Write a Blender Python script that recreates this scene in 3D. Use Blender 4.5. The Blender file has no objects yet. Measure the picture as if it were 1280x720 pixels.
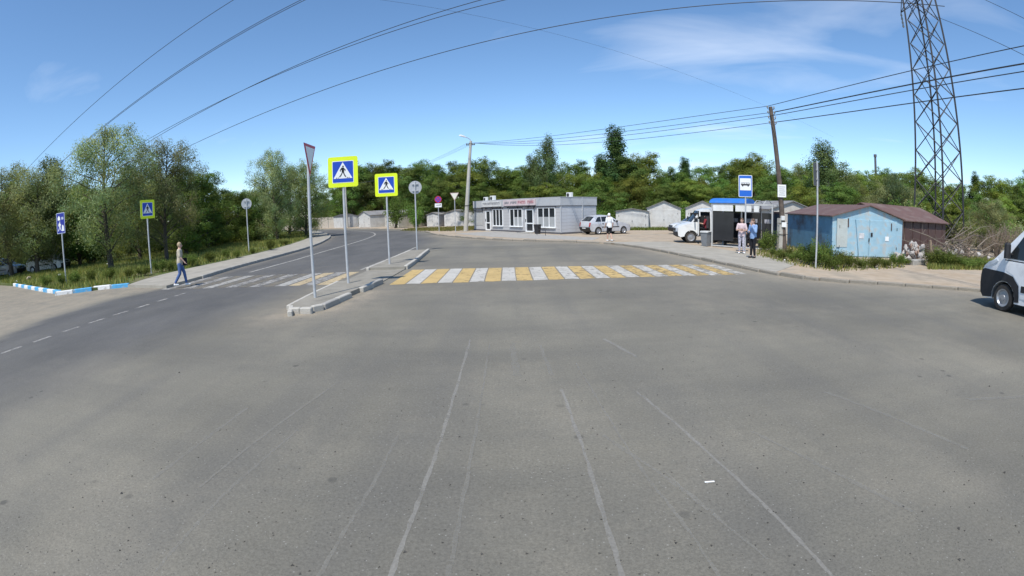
import bpy, bmesh, math, random
import numpy as np
from mathutils import Vector, Matrix

SC = bpy.context.scene
COL = SC.collection
R = math.radians

# ------------------------------------------------------------------ camera
# A wide dash camera: an equidistant fisheye, 612 px per radian on a 1280 px
# wide picture, 2.15 m above the road, tilted down 9.2 deg, rolled 1.35 deg.
F_PX, PITCH, ROLL, CAM_H = 612.0, R(9.2), R(1.35), 2.15
FW = Vector((0, math.cos(PITCH), -math.sin(PITCH)))
_up = Vector((0, math.sin(PITCH), math.cos(PITCH)))
_rt = Vector((1, 0, 0))
RT = _rt * math.cos(ROLL) - _up * math.sin(ROLL)
UP = _up * math.cos(ROLL) + _rt * math.sin(ROLL)
cam = bpy.data.cameras.new('camera')
cam_ob = bpy.data.objects.new('camera', cam)
COL.objects.link(cam_ob)
m = Matrix((RT, UP, -FW)).transposed().to_4x4()
m.translation = (0, 0, CAM_H)
cam_ob.matrix_world = m
cam.type = 'PANO'
cam.sensor_fit = 'HORIZONTAL'
cam.sensor_width = 36.0
cam.clip_start = 0.05
cam.clip_end = 3000
cc = cam.cycles if hasattr(cam, 'cycles') and hasattr(cam.cycles, 'panorama_type') else cam
cc.panorama_type = 'FISHEYE_LENS_POLYNOMIAL'
cc.fisheye_fov = R(180)
cc.fisheye_polynomial_k0 = 0.0
cc.fisheye_polynomial_k1 = -1.0 / (F_PX * 36.0 / 1280.0)
cc.fisheye_polynomial_k2 = 0.0
cc.fisheye_polynomial_k3 = 0.0
cc.fisheye_polynomial_k4 = 0.0
SC.camera = cam_ob

# ------------------------------------------------------------------ light
SUN_EL = R(59)
TO_SUN = Vector((-0.39 * math.cos(SUN_EL), -0.921 * math.cos(SUN_EL), math.sin(SUN_EL)))
world = bpy.data.worlds.new('World')
SC.world = world
world.use_nodes = True
wn, wl = world.node_tree.nodes, world.node_tree.links
wn.clear()
w_out = wn.new('ShaderNodeOutputWorld')
w_bg = wn.new('ShaderNodeBackground')
w_bg.inputs['Strength'].default_value = 0.15
sky = wn.new('ShaderNodeTexSky')
sky.sky_type = 'NISHITA'
sky.sun_disc = False
sky.sun_elevation = SUN_EL
sky.sun_rotation = math.atan2(TO_SUN.x, TO_SUN.y)
sky.altitude = 100
sky.air_density = 0.85
sky.dust_density = 0.1
sky.ozone_density = 3.2
# thin high cloud, the same all round the sky
tc = wn.new('ShaderNodeTexCoord')
sep = wn.new('ShaderNodeSeparateXYZ')
wl.new(tc.outputs['Generated'], sep.inputs[0])
def wmath(op, a, b, clamp=False):
    n = wn.new('ShaderNodeMath'); n.operation = op; n.use_clamp = clamp
    for i, v in enumerate((a, b)):
        if isinstance(v, (int, float)): n.inputs[i].default_value = v
        else: wl.new(v, n.inputs[i])
    return n.outputs[0]
zz = wmath('ADD', wmath('MAXIMUM', sep.outputs[2], 0.0), 0.12)
comb = wn.new('ShaderNodeCombineXYZ')
wl.new(wmath('DIVIDE', sep.outputs[0], zz), comb.inputs[0])
wl.new(wmath('DIVIDE', sep.outputs[1], zz), comb.inputs[1])
mp = wn.new('ShaderNodeMapping')
mp.inputs['Rotation'].default_value = (0, 0, R(35))
mp.inputs['Scale'].default_value = (0.55, 1.1, 1)
mp.inputs['Location'].default_value = (2.7, 8.4, 0)
mp0 = wn.new('ShaderNodeMapping')
mp0.inputs['Rotation'].default_value = (0, 0, R(30))
wl.new(comb.outputs[0], mp0.inputs[0])
wl.new(mp0.outputs[0], mp.inputs[0])
n1 = wn.new('ShaderNodeTexNoise'); n1.inputs['Scale'].default_value = 0.55; n1.inputs['Detail'].default_value = 2
n2 = wn.new('ShaderNodeTexNoise'); n2.inputs['Scale'].default_value = 1.9; n2.inputs['Detail'].default_value = 7
n2.inputs['Distortion'].default_value = 0.5
wl.new(mp.outputs[0], n1.inputs['Vector']); wl.new(mp.outputs[0], n2.inputs['Vector'])
cl = wmath('ADD', wmath('MULTIPLY', n1.outputs[0], 1.0), wmath('MULTIPLY', n2.outputs[0], 0.55))
mr = wn.new('ShaderNodeMapRange')
mr.inputs['From Min'].default_value = 0.86; mr.inputs['From Max'].default_value = 1.14
mr.inputs['To Min'].default_value = 0.0; mr.inputs['To Max'].default_value = 0.46
wl.new(cl, mr.inputs['Value'])
mx = wn.new('ShaderNodeMix'); mx.data_type = 'RGBA'
wl.new(mr.outputs[0], mx.inputs['Factor'])
hsv = wn.new('ShaderNodeHueSaturation')
hsv.inputs['Hue'].default_value = 0.497
hsv.inputs['Saturation'].default_value = 1.08
wl.new(sky.outputs[0], hsv.inputs['Color'])
wl.new(hsv.outputs[0], mx.inputs['A'])
mx.inputs['B'].default_value = (6.2, 6.6, 7.2, 1)
wl.new(mx.outputs['Result'], w_bg.inputs['Color'])
wl.new(w_bg.outputs[0], w_out.inputs[0])

sun = bpy.data.lights.new('sun', 'SUN')
sun.energy = 3.9
sun.angle = R(0.55)
sun.color = (1.0, 0.955, 0.88)
sun_ob = bpy.data.objects.new('sun', sun)
COL.objects.link(sun_ob)
sun_ob.location = (-30, -30, 60)
sun_ob.rotation_euler = (-TO_SUN).to_track_quat('-Z', 'Y').to_euler()

vs = SC.view_settings
vs.view_transform = 'Standard'
vs.look = 'None'
vs.exposure = 0.32
vs.gamma = 1.0
vs.use_curve_mapping = False
SC.cycles.max_bounces = 6
SC.cycles.diffuse_bounces = 3
SC.cycles.transparent_max_bounces = 8

# ------------------------------------------------------------------ from pixels to places
def ray(px, py):
    u, v = px - 640.0, 360.0 - py
    r = math.hypot(u, v) + 1e-9
    th = r / F_PX
    return (RT * (u / r) + UP * (v / r)) * math.sin(th) + FW * math.cos(th)
def G(px, py, z=0.0):                       # the ground point seen at a pixel
    d = ray(px, py)
    return Vector((0, 0, CAM_H)) + d * ((z - CAM_H) / d.z)
def HZ(px, py, y):                          # the point seen at a pixel, y metres ahead
    d = ray(px, py)
    return Vector((0, 0, CAM_H)) + d * (y / d.y)
def AT(px, py, dist):
    return Vector((0, 0, CAM_H)) + ray(px, py) * dist
def rowof(p):
    d = Vector(p) - Vector((0, 0, CAM_H))
    x, y, z = d.dot(RT), d.dot(UP), d.dot(FW)
    n = math.hypot(x, y) + 1e-12
    return 360 - F_PX * math.atan2(n, z) * y / n
def UPTO(foot, py):                         # height above foot of what is seen at row py
    lo, hi = 0.0, 60.0
    for _ in range(40):
        mid = (lo + hi) / 2
        if rowof((foot[0], foot[1], foot[2] + mid)) > py: lo = mid
        else: hi = mid
    return lo

# ------------------------------------------------------------------ materials
MATS = {}
def new_mat(name):
    mt = bpy.data.materials.new(name); mt.use_nodes = True
    nt = mt.node_tree
    return mt, nt, nt.nodes, nt.links, nt.nodes['Principled BSDF']
def ramp(nodes, stops):
    cr = nodes.new('ShaderNodeValToRGB')
    e = cr.color_ramp.elements
    while len(e) > 1: e.remove(e[-1])
    e[0].position, e[0].color = stops[0][0], (*stops[0][1], 1)
    for p, c in stops[1:]:
        k = e.new(p); k.color = (*c, 1)
    return cr
def mat(name, col, rough=0.7, var=0.15, scale=3.0, metal=0.0, bump=0.0, bscale=40.0, dirt=None, dirt_amt=0.0, dscale=1.2, spec=0.5):
    """plain surface with mottling, optional stains and fine relief"""
    if name in MATS: return MATS[name]
    mt, nt, n, l, b = new_mat(name)
    co = n.new('ShaderNodeTexCoord')
    nz = n.new('ShaderNodeTexNoise'); nz.inputs['Scale'].default_value = scale; nz.inputs['Detail'].default_value = 6
    l.new(co.outputs['Object'], nz.inputs['Vector'])
    lo = tuple(max(0, c * (1 - var)) for c in col); hi = tuple(min(1, c * (1 + var)) for c in col)
    cr = ramp(n, [(0.3, lo), (0.7, hi)])
    l.new(nz.outputs[0], cr.inputs[0])
    out = cr.outputs[0]
    if dirt:
        nd = n.new('ShaderNodeTexNoise'); nd.inputs['Scale'].default_value = dscale; nd.inputs['Detail'].default_value = 9; nd.inputs['Roughness'].default_value = 0.65
        l.new(co.outputs['Object'], nd.inputs['Vector'])
        rr = n.new('ShaderNodeMapRange'); rr.inputs['From Min'].default_value = 0.5; rr.inputs['From Max'].default_value = 0.66
        rr.inputs['To Max'].default_value = dirt_amt
        l.new(nd.outputs[0], rr.inputs['Value'])
        mxx = n.new('ShaderNodeMix'); mxx.data_type = 'RGBA'
        l.new(rr.outputs[0], mxx.inputs['Factor']); l.new(out, mxx.inputs['A']); mxx.inputs['B'].default_value = (*dirt, 1)
        out = mxx.outputs['Result']
    l.new(out, b.inputs['Base Color'])
    b.inputs['Roughness'].default_value = rough
    b.inputs['Metallic'].default_value = metal
    b.inputs['Specular IOR Level'].default_value = spec
    if bump:
        nb = n.new('ShaderNodeTexNoise'); nb.inputs['Scale'].default_value = bscale; nb.inputs['Detail'].default_value = 4
        l.new(co.outputs['Object'], nb.inputs['Vector'])
        bp = n.new('ShaderNodeBump'); bp.inputs['Strength'].default_value = bump; bp.inputs['Distance'].default_value = 0.02
        l.new(nb.outputs[0], bp.inputs['Height']); l.new(bp.outputs[0], b.inputs['Normal'])
    MATS[name] = mt
    return mt
def paint(name, col, rough=0.25):
    mt = mat(name, col, rough, 0.05, 1.5, dirt=(0.25, 0.22, 0.18), dirt_amt=0.25, dscale=2.0)
    b = mt.node_tree.nodes['Principled BSDF']
    b.inputs['Coat Weight'].default_value = 0.6; b.inputs['Coat Roughness'].default_value = 0.08
    return mt
GLASS = mat('car_glass', (0.02, 0.024, 0.026), 0.06, 0.1, 2, spec=0.6)
BLACK = mat('black_plastic', (0.022, 0.022, 0.024), 0.6, 0.2, 8)
RUBBER = mat('tyre_rubber', (0.018, 0.018, 0.018), 0.85, 0.3, 12, dirt=(0.12, 0.10, 0.08), dirt_amt=0.35)
RIM = mat('wheel_steel', (0.42, 0.43, 0.45), 0.35, 0.15, 8, metal=0.6)
GALV = mat('galvanised_steel', (0.50, 0.51, 0.52), 0.5, 0.12, 5, metal=0.25, dirt=(0.25, 0.2, 0.15), dirt_amt=0.2, dscale=3)
WHITE = mat('white_paint', (0.78, 0.78, 0.76), 0.5, 0.06, 4, dirt=(0.45, 0.42, 0.36), dirt_amt=0.3)
PVC = mat('white_pvc', (0.82, 0.83, 0.83), 0.35, 0.04, 4)
DARK = mat('dark_interior', (0.015, 0.015, 0.016), 0.9, 0.2, 5)

# ------------------------------------------------------------------ mesh helpers
class MB:
    def __init__(s): s.v, s.f, s.m = [], [], []
    def add(s, vs, fs, mi=0):
        o = len(s.v); s.v += [tuple(v) for v in vs]
        s.f += [tuple(i + o for i in f) for f in fs]; s.m += [mi] * len(fs)
        return s
    def box(s, c, size, rz=0.0, mi=0, rx=0.0, ry=0.0):
        hx, hy, hz = (k / 2 for k in size)
        mtx = Matrix.Translation(c) @ Matrix.Rotation(rz, 4, 'Z') @ Matrix.Rotation(ry, 4, 'Y') @ Matrix.Rotation(rx, 4, 'X')
        vs = [mtx @ Vector((x, y, z)) for x in (-hx, hx) for y in (-hy, hy) for z in (-hz, hz)]
        return s.add(vs, [(0, 1, 3, 2), (4, 6, 7, 5), (0, 4, 5, 1), (2, 3, 7, 6), (0, 2, 6, 4), (1, 5, 7, 3)], mi)
    def cbox(s, c, size, ch=0.02, rz=0.0, mi=0):
        """box with chamfered vertical and top edges"""
        hx, hy, hz = (k / 2 for k in size)
        mtx = Matrix.Translation(c) @ Matrix.Rotation(rz, 4, 'Z')
        def ring(ix, z):
            a, b = hx - ix, hy - ix
            k = ch
            return [(a, b - k, z), (a - k, b, z), (-a + k, b, z), (-a, b - k, z), (-a, -b + k, z), (-a + k, -b, z), (a - k, -b, z), (a, -b + k, z)]
        vs = [mtx @ Vector(p) for p in ring(0, -hz) + ring(0, hz - ch) + ring(ch, hz)]
        fs = []
        for j in (0, 8):
            for i in range(8):
                k = (i + 1) % 8; fs.append((j + i, j + k, j + 8 + k, j + 8 + i))
        fs += [tuple(range(16, 24)), tuple(range(7, -1, -1))]
        return s.add(vs, fs, mi)
    def prism(s, poly, z0, z1, mi=0):
        n = len(poly)
        vs = [(p[0], p[1], z0) for p in poly] + [(p[0], p[1], z1) for p in poly]
        fs = [(i, (i + 1) % n, n + (i + 1) % n, n + i) for i in range(n)]
        fs += [tuple(range(n - 1, -1, -1)), tuple(range(n, 2 * n))]
        return s.add(vs, fs, mi)
    def plate(s, poly, y0, y1, mi=0):
        """polygon in x,z given thickness from y0 (face, towards -y) to y1"""
        n = len(poly)
        vs = [(p[0], y0, p[1]) for p in poly] + [(p[0], y1, p[1]) for p in poly]
        fs = [(i, n + i, n + (i + 1) % n, (i + 1) % n) for i in range(n)]
        fs += [tuple(range(n)), tuple(range(2 * n - 1, n - 1, -1))]
        return s.add(vs, fs, mi)
    def tube(s, path, rad, n=8, mi=0, ex=1.0, ey=1.0):
        path = [Vector(p) for p in path]
        if not isinstance(rad, (list, tuple)): rad = [rad] * len(path)
        vs, fs = [], []
        ref = None
        for i, p in enumerate(path):
            t = (path[min(i + 1, len(path) - 1)] - path[max(i - 1, 0)])
            t = t.normalized() if t.length > 1e-9 else Vector((0, 0, 1))
            if ref is None: ref = Vector((1, 0, 0)) if abs(t.x) < 0.9 else Vector((0, 1, 0))
            a = (ref - t * ref.dot(t)).normalized(); b = t.cross(a); ref = a
            for k in range(n):
                an = 2 * math.pi * k / n
                vs.append(p + a * (math.cos(an) * rad[i] * ex) + b * (math.sin(an) * rad[i] * ey))
        for i in range(len(path) - 1):
            for k in range(n):
                fs.append((i * n + k, i * n + (k + 1) % n, (i + 1) * n + (k + 1) % n, (i + 1) * n + k))
        fs += [tuple(range(n - 1, -1, -1)), tuple(range((len(path) - 1) * n, len(path) * n))]
        return s.add(vs, fs, mi)
    def lathe(s, prof, n=20, axis='z', c=(0, 0, 0), mi=0):
        vs, fs = [], []
        for r, h in prof:
            for k in range(n):
                a = 2 * math.pi * k / n
                x, y = r * math.cos(a), r * math.sin(a)
                p = (x, y, h) if axis == 'z' else ((x, h, y) if axis == 'y' else (h, x, y))
                vs.append((p[0] + c[0], p[1] + c[1], p[2] + c[2]))
        for i in range(len(prof) - 1):
            for k in range(n):
                fs.append((i * n + k, i * n + (k + 1) % n, (i + 1) * n + (k + 1) % n, (i + 1) * n + k))
        fs += [tuple(range(n)), tuple(range((len(prof) - 1) * n, len(prof) * n))]
        return s.add(vs, fs, mi)
    def blob(s, c, r, n=10, mi=0):
        c = Vector(c)
        if isinstance(r, (int, float)): r = (r, r, r)
        vs = [(c.x, c.y, c.z - r[2])]
        for i in range(1, n):
            t = math.pi * i / n
            for k in range(n):
                a = 2 * math.pi * k / n
                vs.append((c.x + r[0] * math.sin(t) * math.cos(a), c.y + r[1] * math.sin(t) * math.sin(a), c.z - r[2] * math.cos(t)))
        vs.append((c.x, c.y, c.z + r[2]))
        fs = [(0, 1 + (k + 1) % n, 1 + k) for k in range(n)]
        for i in range(n - 2):
            for k in range(n):
                fs.append((1 + i * n + k, 1 + i * n + (k + 1) % n, 1 + (i + 1) * n + (k + 1) % n, 1 + (i + 1) * n + k))
        t = len(vs) - 1; o = 1 + (n - 2) * n
        fs += [(o + k, o + (k + 1) % n, t) for k in range(n)]
        return s.add(vs, fs, mi)
    def mesh(s, name, mats, smooth=None):
        me = bpy.data.meshes.new(name)
        me.from_pydata(s.v, [], s.f)
        for q in (mats if isinstance(mats, (list, tuple)) else [mats]): me.materials.append(q)
        if any(s.m): me.polygons.foreach_set('material_index', s.m)
        bm = bmesh.new(); bm.from_mesh(me)
        bmesh.ops.recalc_face_normals(bm, faces=bm.faces)
        bm.to_mesh(me); bm.free()
        if smooth is not None:
            me.polygons.foreach_set('use_smooth', [True] * len(me.polygons))
            me.set_sharp_from_angle(angle=R(smooth))
        me.update()
        return me
    def build(s, name, mats, parent=None, smooth=None):
        return link(name, s.mesh(name, mats, smooth), parent)
def link(name, me, parent=None):
    o = bpy.data.objects.new(name, me); COL.objects.link(o)
    if parent is not None: o.parent = parent
    return o
def tag(o, label, cat, group=None, kind=None):
    o['label'] = label
    if cat: o['category'] = cat
    if group: o['group'] = group
    if kind: o['kind'] = kind
    return o
def thing(name, label, cat, loc=(0, 0, 0), rz=0.0, group=None):
    o = bpy.data.objects.new(name, None); COL.objects.link(o)
    o.empty_display_size = 0.2
    o.location = loc; o.rotation_euler = (0, 0, rz)
    return tag(o, label, cat, group)
def struct(o, label):
    o['kind'] = 'structure'; o['label'] = label
    return o
def copy_tree(o, parent=None):
    c = o.copy(); COL.objects.link(c); c.parent = parent
    for ch in list(o.children): copy_tree(ch, c)
    return c
def piece(name, me, parent, loc=(0, 0, 0), rz=0.0, scale=(1, 1, 1), rot=None):
    o = link(name, me, parent)
    o.location = loc; o.scale = scale
    o.rotation_euler = rot if rot else (0, 0, rz)
    return o
def chain(pts, step):
    """points every `step` metres along a polyline, with headings"""
    out = []
    pts = [Vector((p[0], p[1])) for p in pts]
    acc = 0.0
    for a, b in zip(pts, pts[1:]):
        L = (b - a).length
        while acc < L:
            t = acc / L
            out.append((a.lerp(b, t), math.atan2(b.y - a.y, b.x - a.x)))
            acc += step
        acc -= L
    return out
def smooth_line(pts, sub=6):
    """Catmull-Rom through 2D points"""
    P = [Vector((p[0], p[1])) for p in pts]
    P = [P[0] * 2 - P[1]] + P + [P[-1] * 2 - P[-2]]
    out = []
    for i in range(1, len(P) - 2):
        a, b, c, d = P[i - 1:i + 3]
        for k in range(sub):
            t = k / sub
            out.append(0.5 * ((2 * b) + (c - a) * t + (2 * a - 5 * b + 4 * c - d) * t * t + (3 * b - a - 3 * c + d) * t ** 3))
    out.append(P[-2])
    return out
# ------------------------------------------------------------------ the ground
rng = random.Random(7)
def attr_mesh(me, name, vals):
    a = me.attributes.new(name, 'FLOAT', 'POINT')
    a.data.foreach_set('value', vals)

KERB_L = smooth_line([(-13.0, 17.6), (-13.5, 21.8), (-14.0, 28.5), (-15.0, 35), (-16.7, 41.8), (-19.8, 51.3), (-25.1, 62.7), (-31, 73), (-42, 88)])
WALK_L = smooth_line([(-16.3, 17.2), (-16.6, 19.9), (-16.5, 26.1), (-17.7, 34.7), (-20.2, 45), (-23.6, 55), (-28, 65), (-33.5, 74.5), (-44, 90)])
KERB_R = smooth_line([(-60, 108), (-38, 90), (-25.6, 77), (-14.6, 62.5), (-9.2, 52), (-6.6, 44), (-2.3, 36.2), (1.0, 32.6), (3.4, 30.9), (5.6, 29.0), (6.9, 25.8), (7.7, 21.5), (8.3, 17.5), (8.9, 14.7), (9.9, 13.2), (11.6, 12.2), (15.3, 10.1), (24, 5.2), (40, -4)])
WALK_R = smooth_line([(9.6, 29.0), (10.6, 25.0), (11.2, 20.0), (11.3, 16.9), (12.0, 15.2), (14.0, 14.2), (17.5, 13.2), (22, 11.2), (28, 8.0), (41, 0.5)])
PAINTED = [(-42, 21.5), (-29.3, 18.2), (-20.9, 15.0), (-19.2, 14.45), (-18.6, 14.5), (-17.0, 15.5), (-15.9, 15.9)]

def surf(name, cols, rough=0.9, bump=0.4, bscale=25.0, s1=0.35, s2=6.0):
    """ground stuff: two colours mixed at a large scale, grain at a small one"""
    mt, nt, n, l, b = new_mat(name)
    co = n.new('ShaderNodeTexCoord')
    a = n.new('ShaderNodeTexNoise'); a.inputs['Scale'].default_value = s1; a.inputs['Detail'].default_value = 8; a.inputs['Roughness'].default_value = 0.62
    g = n.new('ShaderNodeTexNoise'); g.inputs['Scale'].default_value = s2; g.inputs['Detail'].default_value = 8
    l.new(co.outputs['Object'], a.inputs['Vector']); l.new(co.outputs['Object'], g.inputs['Vector'])
    cr = ramp(n, [(0.36, cols[0]), (0.50, cols[1]), (0.64, cols[2])])
    l.new(a.outputs[0], cr.inputs[0])
    gr = ramp(n, [(0.25, (0.84, 0.84, 0.84)), (0.75, (1.10, 1.10, 1.10))])
    l.new(g.outputs[0], gr.inputs[0])
    mu = n.new('ShaderNodeMix'); mu.data_type = 'RGBA'; mu.blend_type = 'MULTIPLY'; mu.inputs['Factor'].default_value = 1
    l.new(cr.outputs[0], mu.inputs['A']); l.new(gr.outputs[0], mu.inputs['B'])
    l.new(mu.outputs['Result'], b.inputs['Base Color'])
    b.inputs['Roughness'].default_value = rough; b.inputs['Specular IOR Level'].default_value = 0.2
    nb = n.new('ShaderNodeTexNoise'); nb.inputs['Scale'].default_value = bscale; nb.inputs['Detail'].default_value = 5
    l.new(co.outputs['Object'], nb.inputs['Vector'])
    bp = n.new('ShaderNodeBump'); bp.inputs['Strength'].default_value = bump; bp.inputs['Distance'].default_value = 0.03
    l.new(nb.outputs[0], bp.inputs['Height']); l.new(bp.outputs[0], b.inputs['Normal'])
    return mt
M_GROUND = surf('rough_ground', [(0.10, 0.11, 0.045), (0.13, 0.13, 0.06), (0.20, 0.17, 0.11)])
M_SOIL = surf('grass_soil', [(0.07, 0.10, 0.028), (0.10, 0.125, 0.04), (0.17, 0.15, 0.08)])
M_DIRT = surf('sandy_dirt', [(0.37, 0.29, 0.205), (0.41, 0.335, 0.25), (0.33, 0.28, 0.215)], bump=0.12, bscale=9, s1=0.5, s2=2.2)
M_WALK = surf('worn_pavement', [(0.31, 0.288, 0.245), (0.36, 0.335, 0.285), (0.325, 0.30, 0.25)], bump=0.25, bscale=60, s1=0.6, s2=1.7)
M_CONC = mat('kerb_concrete', (0.34, 0.325, 0.295), 0.9, 0.14, 6, bump=0.4, bscale=40, dirt=(0.22, 0.19, 0.15), dirt_amt=0.5, dscale=3)

g = MB(); N = 24
for i in range(N + 1):
    for j in range(N + 1): g.v.append((-900 + 1800 * i / N, -500 + 1800 * j / N, 0.0))
for i in range(N):
    for j in range(N):
        a = i * (N + 1) + j; g.f.append((a, a + N + 1, a + N + 2, a + 1)); g.m.append(0)
struct(g.build('ground', M_GROUND), 'rough open ground spreading out to the wood')

# asphalt: one sheet, newer and darker on the bending road, dusty near the kerbs
def seg_d(P, line):
    best = np.full(len(P), 1e9)
    for a, b in zip(line, line[1:]):
        a = np.array(a[:2], float); b = np.array(b[:2], float); d = b - a
        t = np.clip(((P - a) @ d) / (d @ d + 1e-9), 0, 1)
        best = np.minimum(best, np.hypot(*(P - (a + t[:, None] * d)).T))
    return best
def ss(x, a, b):
    t = np.clip((x - a) / (b - a), 0, 1); return t * t * (3 - 2 * t)
xs = np.arange(-62, 56.01, 0.5); ys = np.arange(-18, 112.01, 0.5)
X, Y = np.meshgrid(xs, ys, indexing='ij')
P = np.stack([X.ravel(), Y.ravel()], 1)
nx, ny = len(xs), len(ys)
idx = np.arange(nx * ny).reshape(nx, ny)
F = np.stack([idx[:-1, :-1], idx[1:, :-1], idx[1:, 1:], idx[:-1, 1:]], -1).reshape(-1, 4)
me = bpy.data.meshes.new('road')
me.from_pydata(np.c_[P, np.full(len(P), 0.004)].tolist(), [], F.tolist())
kl = np.array([(p.x, p.y) for p in KERB_L])
# left edge and right edge of the newer asphalt at each y
le = np.interp(P[:, 1], np.r_[[-20, 7, 9.4, 12.4, 14.8], kl[:, 1]], np.r_[[-9.0, -12.9, -13.7, -13.9, -13.0], kl[:, 0]])
re = np.interp(P[:, 1], [-20, 0, 6, 10, 20, 26, 36, 50, 60, 110], [-6.5, -6.8, -7.3, -7.0, -5.6, -5.4, -5.6, -9.5, -14, -60])
dark = ss(P[:, 0] - le, -0.25, 0.25) * (1 - ss(P[:, 0] - re, -1.2, 1.4))
dark *= 0.55 + 0.45 * ss(P[:, 1], 2, 9)
dust = 0.9 * np.exp(-seg_d(P, [(-5.2, 10.0), (-4.3, 10.6), (-4.0, 13)]) / 0.55)
dust = np.maximum(dust, 0.5 * np.exp(-seg_d(P, [(-5.2, 10.0), (-5.6, 14)]) / 0.5))
dust = np.maximum(dust, 0.75 * np.exp(-seg_d(P, [(p.x, p.y) for p in KERB_R][30:]) / 0.8))
dust = np.maximum(dust, 0.45 * np.exp(-seg_d(P, [(p.x, p.y) for p in KERB_L]) / 0.35))
dust = np.maximum(dust, 0.55 * (1 - ss(P[:, 0] - le, -0.8, 0.1)) * (P[:, 1] < 20))
dust = np.maximum(dust, 0.35 * np.exp(-seg_d(P, [(-4.2, 16.4), (8.4, 16.4)]) / 2.0))
attr_mesh(me, 'dark', dark.astype(float).tolist()); attr_mesh(me, 'dust', dust.astype(float).tolist())
mt, nt, n, l, b = new_mat('asphalt')
co = n.new('ShaderNodeTexCoord')
def noise(sc, det=6, rough=0.6, vec=None, dim=None):
    t = n.new('ShaderNodeTexNoise'); t.inputs['Scale'].default_value = sc; t.inputs['Detail'].default_value = det; t.inputs['Roughness'].default_value = rough
    l.new(vec if vec else co.outputs['Object'], t.inputs['Vector']); return t.outputs[0]
def mixc(fac, a, bb, blend='MIX'):
    q = n.new('ShaderNodeMix'); q.data_type = 'RGBA'; q.blend_type = blend
    for k, v in (('Factor', fac), ('A', a), ('B', bb)):
        if isinstance(v, (int, float)): q.inputs[k].default_value = v
        elif isinstance(v, tuple): q.inputs[k].default_value = (*v, 1)
        else: l.new(v, q.inputs[k])
    return q.outputs['Result']
def mrange(v, a, b2, c=0.0, d=1.0):
    q = n.new('ShaderNodeMapRange'); l.new(v, q.inputs['Value'])
    for k, x in (('From Min', a), ('From Max', b2), ('To Min', c), ('To Max', d)): q.inputs[k].default_value = x
    return q.outputs[0]
def nmath(op, a, bb):
    q = n.new('ShaderNodeMath'); q.operation = op
    for i, v in enumerate((a, bb)):
        if isinstance(v, (int, float)): q.inputs[i].default_value = v
        else: l.new(v, q.inputs[i])
    return q.outputs[0]
ad = n.new('ShaderNodeAttribute'); ad.attribute_name = 'dark'
au = n.new('ShaderNodeAttribute'); au.attribute_name = 'dust'
st = n.new('ShaderNodeMapping'); st.inputs['Scale'].default_value = (0.5, 0.16, 1); l.new(co.outputs['Object'], st.inputs[0])
st2 = n.new('ShaderNodeMapping'); st2.inputs['Scale'].default_value = (0.10, 0.55, 1); l.new(co.outputs['Object'], st2.inputs[0])
base = mixc(mrange(noise(0.16, 6, 0.65), 0.36, 0.64), (0.153, 0.143, 0.117), (0.220, 0.205, 0.166))
base = mixc(mrange(noise(1.0, 6, 0.6, st2.outputs[0]), 0.42, 0.68, 0, 0.55), base, (0.118, 0.114, 0.102))
st3 = n.new('ShaderNodeMapping'); st3.inputs['Scale'].default_value = (0.9, 0.07, 1); l.new(co.outputs['Object'], st3.inputs[0])
base = mixc(mrange(noise(1.0, 4, 0.55, st3.outputs[0]), 0.46, 0.66, 0, 0.40), base, (0.125, 0.121, 0.112))
base = mixc(mrange(noise(0.3, 9, 0.72), 0.50, 0.72, 0, 0.5), base, (0.27, 0.243, 0.19))
dkc = mixc(mrange(noise(1.2, 5, 0.6, st.outputs[0]), 0.35, 0.65), (0.088, 0.087, 0.086), (0.124, 0.121, 0.117))
base = mixc(nmath('MULTIPLY', ad.outputs['Fac'], mrange(noise(0.9, 5), 0.2, 0.55, 0.75, 1.0)), base, dkc)
dm = nmath('MULTIPLY', au.outputs['Fac'], mrange(noise(1.6, 8, 0.7), 0.3, 0.62, 0.25, 1.25))
base = mixc(dm, base, (0.335, 0.285, 0.215))
# grain: stone chips light and dark, pits, old oil spots
base = mixc(1.0, base, mixc(mrange(noise(38, 3, 0.8), 0.28, 0.72), (0.76, 0.76, 0.76), (1.22, 1.22, 1.22)), 'MULTIPLY')
vo = n.new('ShaderNodeTexVoronoi'); vo.inputs['Scale'].default_value = 26; l.new(co.outputs['Object'], vo.inputs['Vector'])
pit = nmath('MULTIPLY', mrange(vo.outputs['Distance'], 0.10, 0.20, 1, 0), mrange(noise(0.8, 4), 0.42, 0.6))
base = mixc(nmath('MULTIPLY', pit, 0.75), base, (0.07, 0.068, 0.064))
vo3 = n.new('ShaderNodeTexVoronoi'); vo3.inputs['Scale'].default_value = 15; l.new(co.outputs['Object'], vo3.inputs['Vector'])
base = mixc(nmath('MULTIPLY', mrange(vo3.outputs['Distance'], 0.06, 0.12, 1, 0), 0.5), base, (0.38, 0.37, 0.34))
vo2 = n.new('ShaderNodeTexVoronoi'); vo2.inputs['Scale'].default_value = 2.2; l.new(co.outputs['Object'], vo2.inputs['Vector'])
oil = nmath('MULTIPLY', mrange(vo2.outputs['Distance'], 0.07, 0.13, 1, 0), mrange(noise(0.35, 2), 0.5, 0.6))
base = mixc(nmath('MULTIPLY', oil, 0.6), base, (0.06, 0.058, 0.055))
l.new(base, b.inputs['Base Color'])
b.inputs['Roughness'].default_value = 0.88; b.inputs['Specular IOR Level'].default_value = 0.25
bp = n.new('ShaderNodeBump'); bp.inputs['Strength'].default_value = 0.55; bp.inputs['Distance'].default_value = 0.012
l.new(noise(70, 3, 0.8), bp.inputs['Height']); l.new(bp.outputs[0], b.inputs['Normal'])
me.materials.append(mt)
road = struct(link('road', me), 'weathered grey asphalt of the junction and the bending road')

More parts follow.
